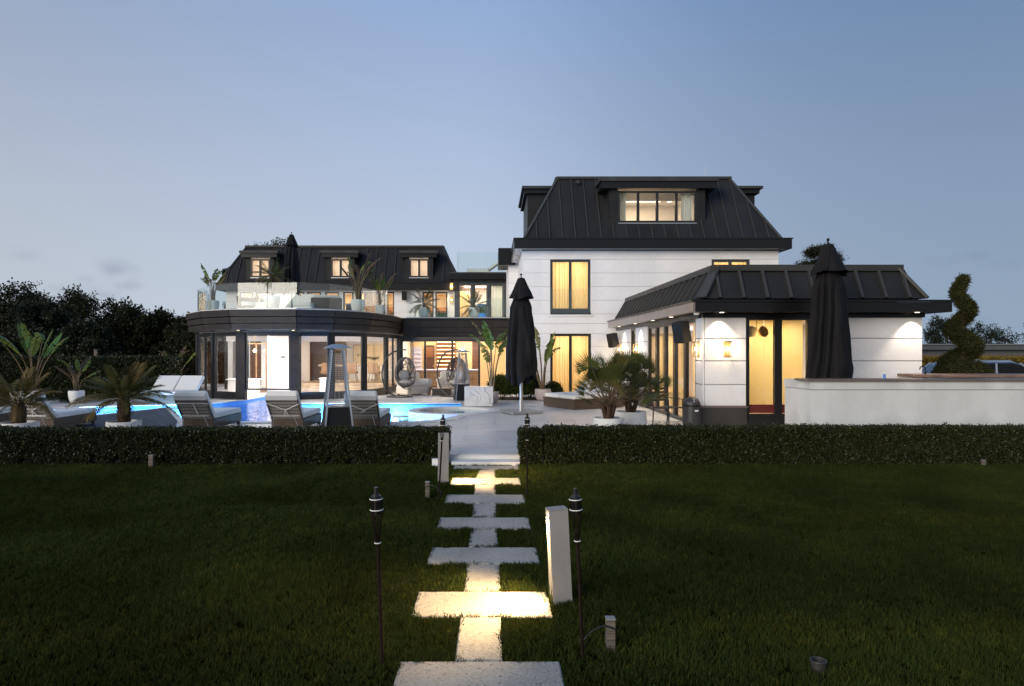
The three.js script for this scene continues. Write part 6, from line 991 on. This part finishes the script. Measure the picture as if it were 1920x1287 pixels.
function shrub(label, pos, r, h, seed, mat = M.shrub) {
  const T = thing('shrub', label, 'shrub', pos), R = rng(seed), pts = []; const st = new MB(); for (let k = 0; k < 5; k++) { const a = k * 1.26; st.g.push(taper([V(0, -0.02, 0), V(Math.cos(a) * r * 0.3, h * 0.35, Math.sin(a) * r * 0.3), V(Math.cos(a) * r * 0.6, h * 0.7, Math.sin(a) * r * 0.6)], [0.02, 0.012, 0.006], 5, 3)); } st.build('stem', M.bark, T);
  for (let i = 0; i < 1100 * r * h * 4; i++) { const a = R() * 6.28, u = R(), v = Math.pow(R(), 0.35), el = Math.acos(1 - u * 1.25), rr = v * (0.85 + 0.35 * fb(a * 2 + seed, el * 3, 1, 2)); pts.push([Math.cos(a) * Math.sin(el) * r * rr, Math.max(0.03, h * 0.42 + Math.cos(el) * h * 0.56 * rr), Math.sin(a) * Math.sin(el) * r * rr]); }
  scatter('foliage', SHRUBLEAF, mat, T, pts, seed, 0.7, 1.2, 0.45); return T;
}
shrub('leafy green shrub behind the taupe pot by the lounge glass', [0.42, TY, -24.9], 0.5, 0.85, 121); shrub('leafy green shrub in the middle of the bed behind the parasol', [1.0, TY, -24.7], 0.55, 0.95, 122); shrub('leafy green shrub nearest the house corner', [1.45, TY, -25.3], 0.45, 0.8, 123); shrub('small round shrub beside the house door', [2.32, TY, -25.2], 0.32, 0.6, 124);
boxAt('bed', M.soil, structure(thing('planting_bed', 'planting bed at the foot of the house corner', 'bed')), -0.1, 2.1, TY + 0.0, TY + 0.02, -24.55, -26.1);
// spiral cut conifer
{
  const T = thing('spiral_topiary', 'spiral cut conifer standing behind the bar', 'topiary', [11.75, 0.1, -17.0]), R = rng(131), pts = [], core = []; const H = 3.65, y0 = 1.0;
  for (let i = 0; i < 7500; i++) {
    const t = Math.pow(R(), 1.25), a = t * Math.PI * 2 * 2.9 + 0.4, y = y0 + t * (H - y0), rad = 0.22 * (1 - t) + 0.07, tube = 0.27 * (1 - t * 0.66), u = R() * 6.28, v = R() * 2 - 1, s = Math.sqrt(1 - v * v), k = 0.8 + 0.3 * R();
    pts.push([Math.cos(a) * rad + Math.cos(u) * s * tube * k, y + v * tube * 0.85 * k, Math.sin(a) * rad + Math.sin(u) * s * tube * k]);
  }
  for (let i = 0; i < 1500; i++) { const u = R() * 6.28, v = R() * 2 - 1, s = Math.sqrt(1 - v * v); pts.push([Math.cos(u) * s * 0.58, 1.25 + v * 0.34, Math.sin(u) * s * 0.58]); }
  for (let i = 0; i <= 22; i++) { const t = i / 22, a = t * Math.PI * 2 * 2.9 + 0.4; core.push(V(Math.cos(a) * (0.22 * (1 - t) + 0.07), y0 + t * (H - y0), Math.sin(a) * (0.22 * (1 - t) + 0.07))); }
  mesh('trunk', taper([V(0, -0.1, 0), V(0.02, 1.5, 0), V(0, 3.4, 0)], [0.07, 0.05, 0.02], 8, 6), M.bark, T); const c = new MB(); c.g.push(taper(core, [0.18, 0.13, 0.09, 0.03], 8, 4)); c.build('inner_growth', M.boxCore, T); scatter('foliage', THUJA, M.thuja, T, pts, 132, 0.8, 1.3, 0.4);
}
// trees
function tree(name, label, x, d, h, r, seed, { mat = M.treeLeaf, leaf = TREELEAF, blobs = 16, per = 110, low = 0.25, group, kind = 0, size = 1 } = {}) {
  const T = thing(name, label, 'tree', [x, 0, -d], 0, group), R = rng(seed), pts = [], tk = new MB();
  tk.g.push(taper([V(0, -0.3, 0), V((R() - 0.5) * 0.3, h * 0.35, 0), V((R() - 0.5) * 0.5, h * 0.8, 0)], [h * 0.028, h * 0.02, h * 0.006], 8, 4));
  for (let b = 0; b < blobs; b++) {
    const a = b * 2.399 + R(), t = (b + 0.5) / blobs, y = h * (low + (0.93 - low) * t), rr = r * Math.sqrt(Math.max(0.05, 1 - Math.pow((t - 0.38) / 0.75, 2))) * (0.35 + 0.6 * R()), c = V(Math.cos(a) * rr, y, Math.sin(a) * rr), br = r * (0.26 + 0.22 * R()) * (kind ? 0.8 : 1);
    tk.g.push(taper([V(0, y * 0.62, 0), c.clone().multiplyScalar(0.55).setY(y * 0.86), c], [h * 0.009, h * 0.006, 0.012], 5, 3));
    for (let i = 0; i < per; i++) { const u = R() * 6.28, v = R() * 2 - 1, s = Math.sqrt(1 - v * v), k = Math.pow(R(), 0.45) * (0.75 + 0.5 * R()); pts.push([c.x + Math.cos(u) * s * br * k, Math.max(0.1, c.y + v * br * k * (kind ? 0.45 : 0.8)), c.z + Math.sin(u) * s * br * k]); }
  }
  tk.build('trunk', M.bark, T); const cr = scatter('crown', leaf, mat, T, pts, seed + 5, 0.7 * size, 1.35 * size, 0.45); delete cr.userData.kind; return T;
}
const TG = 'dark trees behind the tall hedge';
[[-35.5, 44, 6.9, 3.4, 'dark broadleaf tree at the outer end of the tree row'], [-31.0, 43, 6.5, 3.0, 'dark rounded broadleaf tree, second in the tree row'], [-27.4, 42, 6.75, 3.0, 'tall dark broadleaf tree in the middle of the row'], [-24.8, 43, 5.9, 2.6, 'dark broadleaf tree just before the tree row dips'], [-22.0, 44, 5.0, 2.3, 'dark broadleaf tree in the dip of the tree row'], [-20.6, 41, 5.1, 2.4, 'dark broadleaf tree in the lower part of the row'], [-18.3, 42, 4.6, 2.2, 'lower dark broadleaf tree nearing the rotunda'], [-16.9, 38, 3.7, 1.8, 'last small dark tree beside the rotunda']].forEach(([x, d, h, r, l], i) => tree('broadleaf_tree', l, x, d, h * 0.86, r * 0.95, 140 + i * 7, { group: TG, low: 0.12, blobs: 20, per: 105, size: 0.8 }));
tree('willow_tree', 'grey green willow in front of the dark tree row', -25.0, 37.5, 4.7, 1.9, 201, { mat: M.treeLeafB, low: 0.15, blobs: 16, size: 0.7 }); tree('willow_tree', 'lower grey green bush behind the hedge', -21.5, 36, 3.4, 1.9, 203, { mat: M.treeLeafB, low: 0.1, blobs: 14, size: 0.7 });
tree('broadleaf_tree', 'pale green tree top showing above the upper wing roof', -16.6, 52, 10.6, 2.0, 211, { mat: M.shrub, low: 0.5, size: 0.7 }); tree('broadleaf_tree', 'darker tree top beside the terrace parasol above the roof', -13.6, 50, 9.9, 1.9, 213, { low: 0.5, size: 0.8 }); tree('broadleaf_tree', 'small tree top at the end of the upper wing roof', -19.4, 52, 9.1, 0.9, 215, { mat: M.treeLeafB, low: 0.5, blobs: 8, size: 0.7 });
tree('pine_tree', 'dark pine rising behind the pavilion roof', 22.3, 46, 9.5, 2.2, 221, { leaf: NEEDLE, kind: 1, low: 0.45, blobs: 16, per: 150 });
[[33.5, 50, 4.4, 1.9, 'dark bush tree beyond the fence behind the pavilion corner'], [37.5, 52, 3.8, 1.8, 'thin dark tree beyond the fence behind the topiary'], [41, 50, 4.0, 2.0, 'dark tree beyond the fence behind the car'], [44.5, 52, 4.6, 2.2, 'spreading dark tree beyond the fence at the picture edge']].forEach(([x, d, h, r, l], i) => tree('broadleaf_tree', l, x, d, h, r, 231 + i * 3, { mat: M.treeLeafB, low: 0.3, blobs: 13, per: 60, size: 0.6, group: 'trees beyond the far fence' }));
boxHedge('garden_hedge', 'yellow tinged hedge along the fence behind the car', 19, 38, 33.2, 34, 1.55, { leaf: SHRUBLEAF, mat: M.yellowHedge, density: 150, bush: 1.1, seed: 241, core: 0.15 });
{
  const f = thing('picket_fence', 'wooden picket fence beyond the yellow hedge', 'fence'); for (let k = 0; k < 96; k++) boxAt('picket', M.fenceWood, f, 22.2 + k * 0.22, 22.2 + k * 0.22 + 0.13, 0, 1.74 + 0.03 * Math.sin(k * 3.1), -36.02, -36.05); for (const y of [0.5, 1.45]) boxAt('rail', M.fenceWood, f, 22, 43.5, y, y + 0.09, -36.06, -36.1);
  const r = thing('low_roof', 'long low grey roof beyond the picket fence', 'roof'); boxAt('roof_plate', M.farRoof, r, 26, 56, 1.98, 2.3, -44, -50); boxAt('roof_wall', M.farRoof, r, 26.3, 55.7, 0, 1.979, -44.3, -49.7); boxAt('roof_edge', M.steelDull, r, 25.9, 56.1, 2.301, 2.36, -43.9, -50.1);
}
// parked car behind the bar
{
  const c = thing('parked_car', 'silver car parked behind the bar and topiary', 'car', [15.6, 0.0, -21.6], 0.06);
  const side = (w, pts) => { const s = new THREE.Shape(); pts.forEach(([x, y], i) => (i ? s.lineTo(x, y) : s.moveTo(x, y))); const g = new THREE.ExtrudeGeometry(s, { depth: w, bevelEnabled: true, bevelThickness: 0.08, bevelSize: 0.05, bevelSegments: 3 }); g.translate(0, 0, -w / 2); return plain(g); };
  mesh('body', side(1.66, [[-2.15, 0.35], [2.15, 0.35], [2.2, 0.75], [2.05, 0.98], [1.2, 1.06], [-1.2, 1.06], [-2.0, 1.0], [-2.2, 0.8]]), M.carPaint, c);
  mesh('greenhouse', side(1.36, [[-1.75, 1.06], [-1.25, 1.45], [-0.9, 1.53], [0.35, 1.54], [0.62, 1.48], [1.35, 1.06]]), M.carGlass, c); mesh('roof_panel', side(1.24, [[-1.2, 1.50], [-0.9, 1.575], [0.32, 1.585], [0.6, 1.52]]), M.carPaint, c);
  for (const s of [-1, 1]) { const m = new MB(); m.bar(V(-1.78, 1.1, s * 0.76), V(-1.2, 1.52, s * 0.72), 0.07).bar(V(1.4, 1.09, s * 0.76), V(0.58, 1.54, s * 0.72), 0.07).bar(V(-0.2, 1.08, s * 0.77), V(-0.2, 1.55, s * 0.73), 0.06); m.build('pillars', M.carPaint, c); boxAt('roof_rail', M.steel, c, -1.0, 0.4, 1.63, 1.65, s * 0.6 - 0.015, s * 0.6 + 0.015); }
  for (const x of [-1.35, 1.35]) for (const s of [-1, 1]) { const w = mesh('wheel', new THREE.CylinderGeometry(0.34, 0.34, 0.22, 28), M.tyre, c, [x, 0.34, s * 0.80]); w.rotation.x = Math.PI / 2; mesh('rim', new THREE.CylinderGeometry(0.21, 0.21, 0.225, 20), M.steelDull, w); } for (const s of [-1, 1]) { boxAt('headlight', M.headlamp, c, 2.16, 2.26, 0.7, 0.82, s * 0.6 - 0.15, s * 0.6 + 0.15); boxAt('mirror', M.carPaint, c, 0.95, 1.12, 1.08, 1.2, s * 0.95 - 0.09, s * 0.95 + 0.09); }
}
// ---------------------------------------------------------------- torches, bollards, posts, small things on the lawn
function torch(label, x, d, leanX, H) {
  const T = thing('garden_torch', label, 'torch', [x, 0, -d], 0, 'bamboo torches along the path'); T.rotation.z = leanX;
  const pl = new MB(); pl.g.push(taper([V(0, -0.05, 0), V(0.002, H * 0.4, 0), V(0, H * 0.74, 0)], [0.0115, 0.0115, 0.012], 10, 6)); for (const y of [0.27, 0.49]) pl.cyl(0, H * y, 0, 0.0135, 0.0135, 0.012, 12); pl.build('bamboo_pole', M.bamboo, T);
  for (let k = 0; k < 9; k++) { const a = k / 9 * 6.283, m = new MB(); m.bar(V(Math.cos(a) * 0.012, H * 0.70, Math.sin(a) * 0.012), V(Math.cos(a) * 0.034, H * 0.87, Math.sin(a) * 0.034), 0.008, 0.004).bar(V(Math.cos(a) * 0.034, H * 0.87, Math.sin(a) * 0.034), V(Math.cos(a) * 0.035, H * 0.955, Math.sin(a) * 0.035), 0.008, 0.004); m.build('bamboo_strip', M.bamboo, T); }
  mesh('oil_canister', new THREE.CylinderGeometry(0.031, 0.029, H * 0.1, 20), M.torchCan, T, [0, H * 0.91, 0]); mesh('canister_lid', new THREE.CylinderGeometry(0.021, 0.033, 0.02, 20), M.torchCan, T, [0, H * 0.962, 0]); mesh('snuffer', new THREE.CylinderGeometry(0.014, 0.016, H * 0.05, 16), M.torchCan, T, [0, H * 0.985, 0]);
  for (const [y, r] of [[0.945, 0.038], [0.885, 0.038], [0.70, 0.018]]) { const t = mesh('cord_band', new THREE.TorusGeometry(r, 0.0035, 8, 28), M.strap, T, [0, H * y, 0]); t.rotation.x = Math.PI / 2; }
  return T;
}
torch('leaning bamboo torch on the near side of the lawn, away from the bollard', -0.665, 4.18, 0.035, 1.1);
torch('dark bamboo torch right beside the near light bollard', 0.58, 4.3, 0.045, 1.07);
torch('slanting bamboo torch at the hedge next to the far light bollard', -0.68, 8.9, -0.055, 1.1);
torch('upright bamboo torch before the short box bush', 0.475, 8.85, 0.0, 1.12);
function bollard(label, x, d, lean, side, turn, H = 0.72) {
  const B = thing('light_bollard', label, 'bollard light', [x, 0, -d], turn, 'leaning light bollards at the path'); B.rotation.z = lean;
  const w = 0.15, dp = 0.095;                                                 // two cheeks with a lit channel on the path side
  for (const s of [-1, 1]) boxAt('cheek', M.bollard, B, -w / 2, w / 2, -0.04, H, s * dp / 2 - 0.008, s * dp / 2 + 0.008); boxAt('rear_plate', M.bollard, B, -side * w / 2, -side * (w / 2 - 0.012), -0.04, H - 0.001, -dp / 2 + 0.009, dp / 2 - 0.009); boxAt('channel_back', M.white, B, side * (w / 2 - 0.05), side * (w / 2 - 0.038), -0.04, H - 0.015, -dp / 2 + 0.009, dp / 2 - 0.009); boxAt('top_plate', M.bollard, B, -w / 2, w / 2, H + 0.001, H + 0.012, -dp / 2 - 0.008, dp / 2 + 0.008);
  boxAt('light_bar', M.glowStrip, B, side * (w / 2 - 0.030), side * (w / 2 - 0.012), H - 0.05, H - 0.035, -dp / 2 + 0.012, dp / 2 - 0.012);
  spotLamp(B, side * (w / 2 - 0.018), H - 0.06, 0, side * 0.66, 0, 0, [1, 0.67, 0.31], 22, 1.04, 0.6, 1.2); return B;
}
bollard('bright leaning light bollard on the near stretch of the path', 0.545, 5.28, 0.05, -1, 0.18);
bollard('leaning light bollard at the hedge end of the path', -0.70, 10.02, -0.01, 1, 0.15);
function peg(label, x, d, h, w = 0.05, cable = 0) {
  const P = thing('socket_post', label, 'post', [x, 0, -d]); boxAt('timber', M.greyWood, P, -w / 2, w / 2, -0.05, h, -w / 2, w / 2); boxAt('post_cap', M.bollard, P, -w / 2 - 0.003, w / 2 + 0.003, h + 0.001, h + 0.008, -w / 2 - 0.003, w / 2 + 0.003);
  if (cable) { const m = new MB(); m.tube([V(0.03, h * 0.72, w / 2 + 0.004), V(-0.04, h * 0.85, 0.04), V(-0.12, h * 0.75, 0.06), V(-0.19, h * 0.4, 0.05), V(-0.2, 0.08, 0.02), V(-0.16, 0.02, -0.02)].map((v) => V(v.x * cable, v.y, v.z)), 0.006, 40, 8); m.build('cable', M.cable, P); } return P;
}
peg('grey timber socket post with looped black cable near the near torch', 0.775, 4.42, 0.21, 0.055, 1); peg('grey timber socket post with cable beside the far bollard', -0.83, 8.95, 0.22, 0.055, -1); peg('pale stub post at the foot of the long hedge', -5.62, 11.3, 0.21, 0.07); peg('small grey stub post at the foot of the dense hedge', 8.2, 11.35, 0.12, 0.05);
{ const b = thing('junction_box', 'small white box at the hedge foot by the far bollard', 'box', [-0.92, 0, -11.38]); mesh('box_body', new RoundedBoxGeometry(0.11, 0.13, 0.1, 2, 0.01), M.white, b, [0, 0.065, 0]); boxAt('box_lid', M.white, b, -0.06, 0.06, 0.131, 0.14, -0.055, 0.055);
  const s = thing('ground_spike_lamp', 'short dark garden lamp stub at the picture bottom', 'lamp', [1.98, 0, -4.12]); mesh('lamp_tube', plain(new THREE.CylinderGeometry(0.045, 0.04, 0.09, 24, 1, true)), M.darkMetal, s, [0, 0.03, 0]); mesh('lamp_lens', new THREE.CylinderGeometry(0.04, 0.04, 0.01, 24), M.steelDull, s, [0, 0.045, 0]); mesh('rim_ring', new THREE.TorusGeometry(0.045, 0.005, 8, 24), M.darkMetal, s, [0, 0.076, 0]).rotation.x = Math.PI / 2; }
// grass tufts at the bollard feet
{ const R = rng(301), mk = (label, x, d) => { const T = thing('grass_tuft', label, 'grass tuft', [x, 0, -d]); const P = []; for (let i = 0; i < 26; i++) { const a = R() * 6.28, r = R() * 0.05, h = 0.08 + R() * 0.1, lx = (R() - 0.5) * 0.12, lz = (R() - 0.5) * 0.12, w = 0.003; const bx0 = Math.cos(a) * r, bz = Math.sin(a) * r; P.push(bx0 - w, 0, bz, bx0 + w, 0, bz, bx0 + lx, h, bz + lz); } const m = mesh('blades', tris(P), M.grass, T); m.userData.kind = 'stuff'; }; mk('long grass tuft at the foot of the near bollard', 0.46, 5.24); mk('long grass tuft at the foot of the far bollard', -0.60, 10.0); }

scene.traverse((o) => { if (o.isMesh) { o.castShadow = true; o.receiveShadow = true; } });
renderer.render(scene, camera);
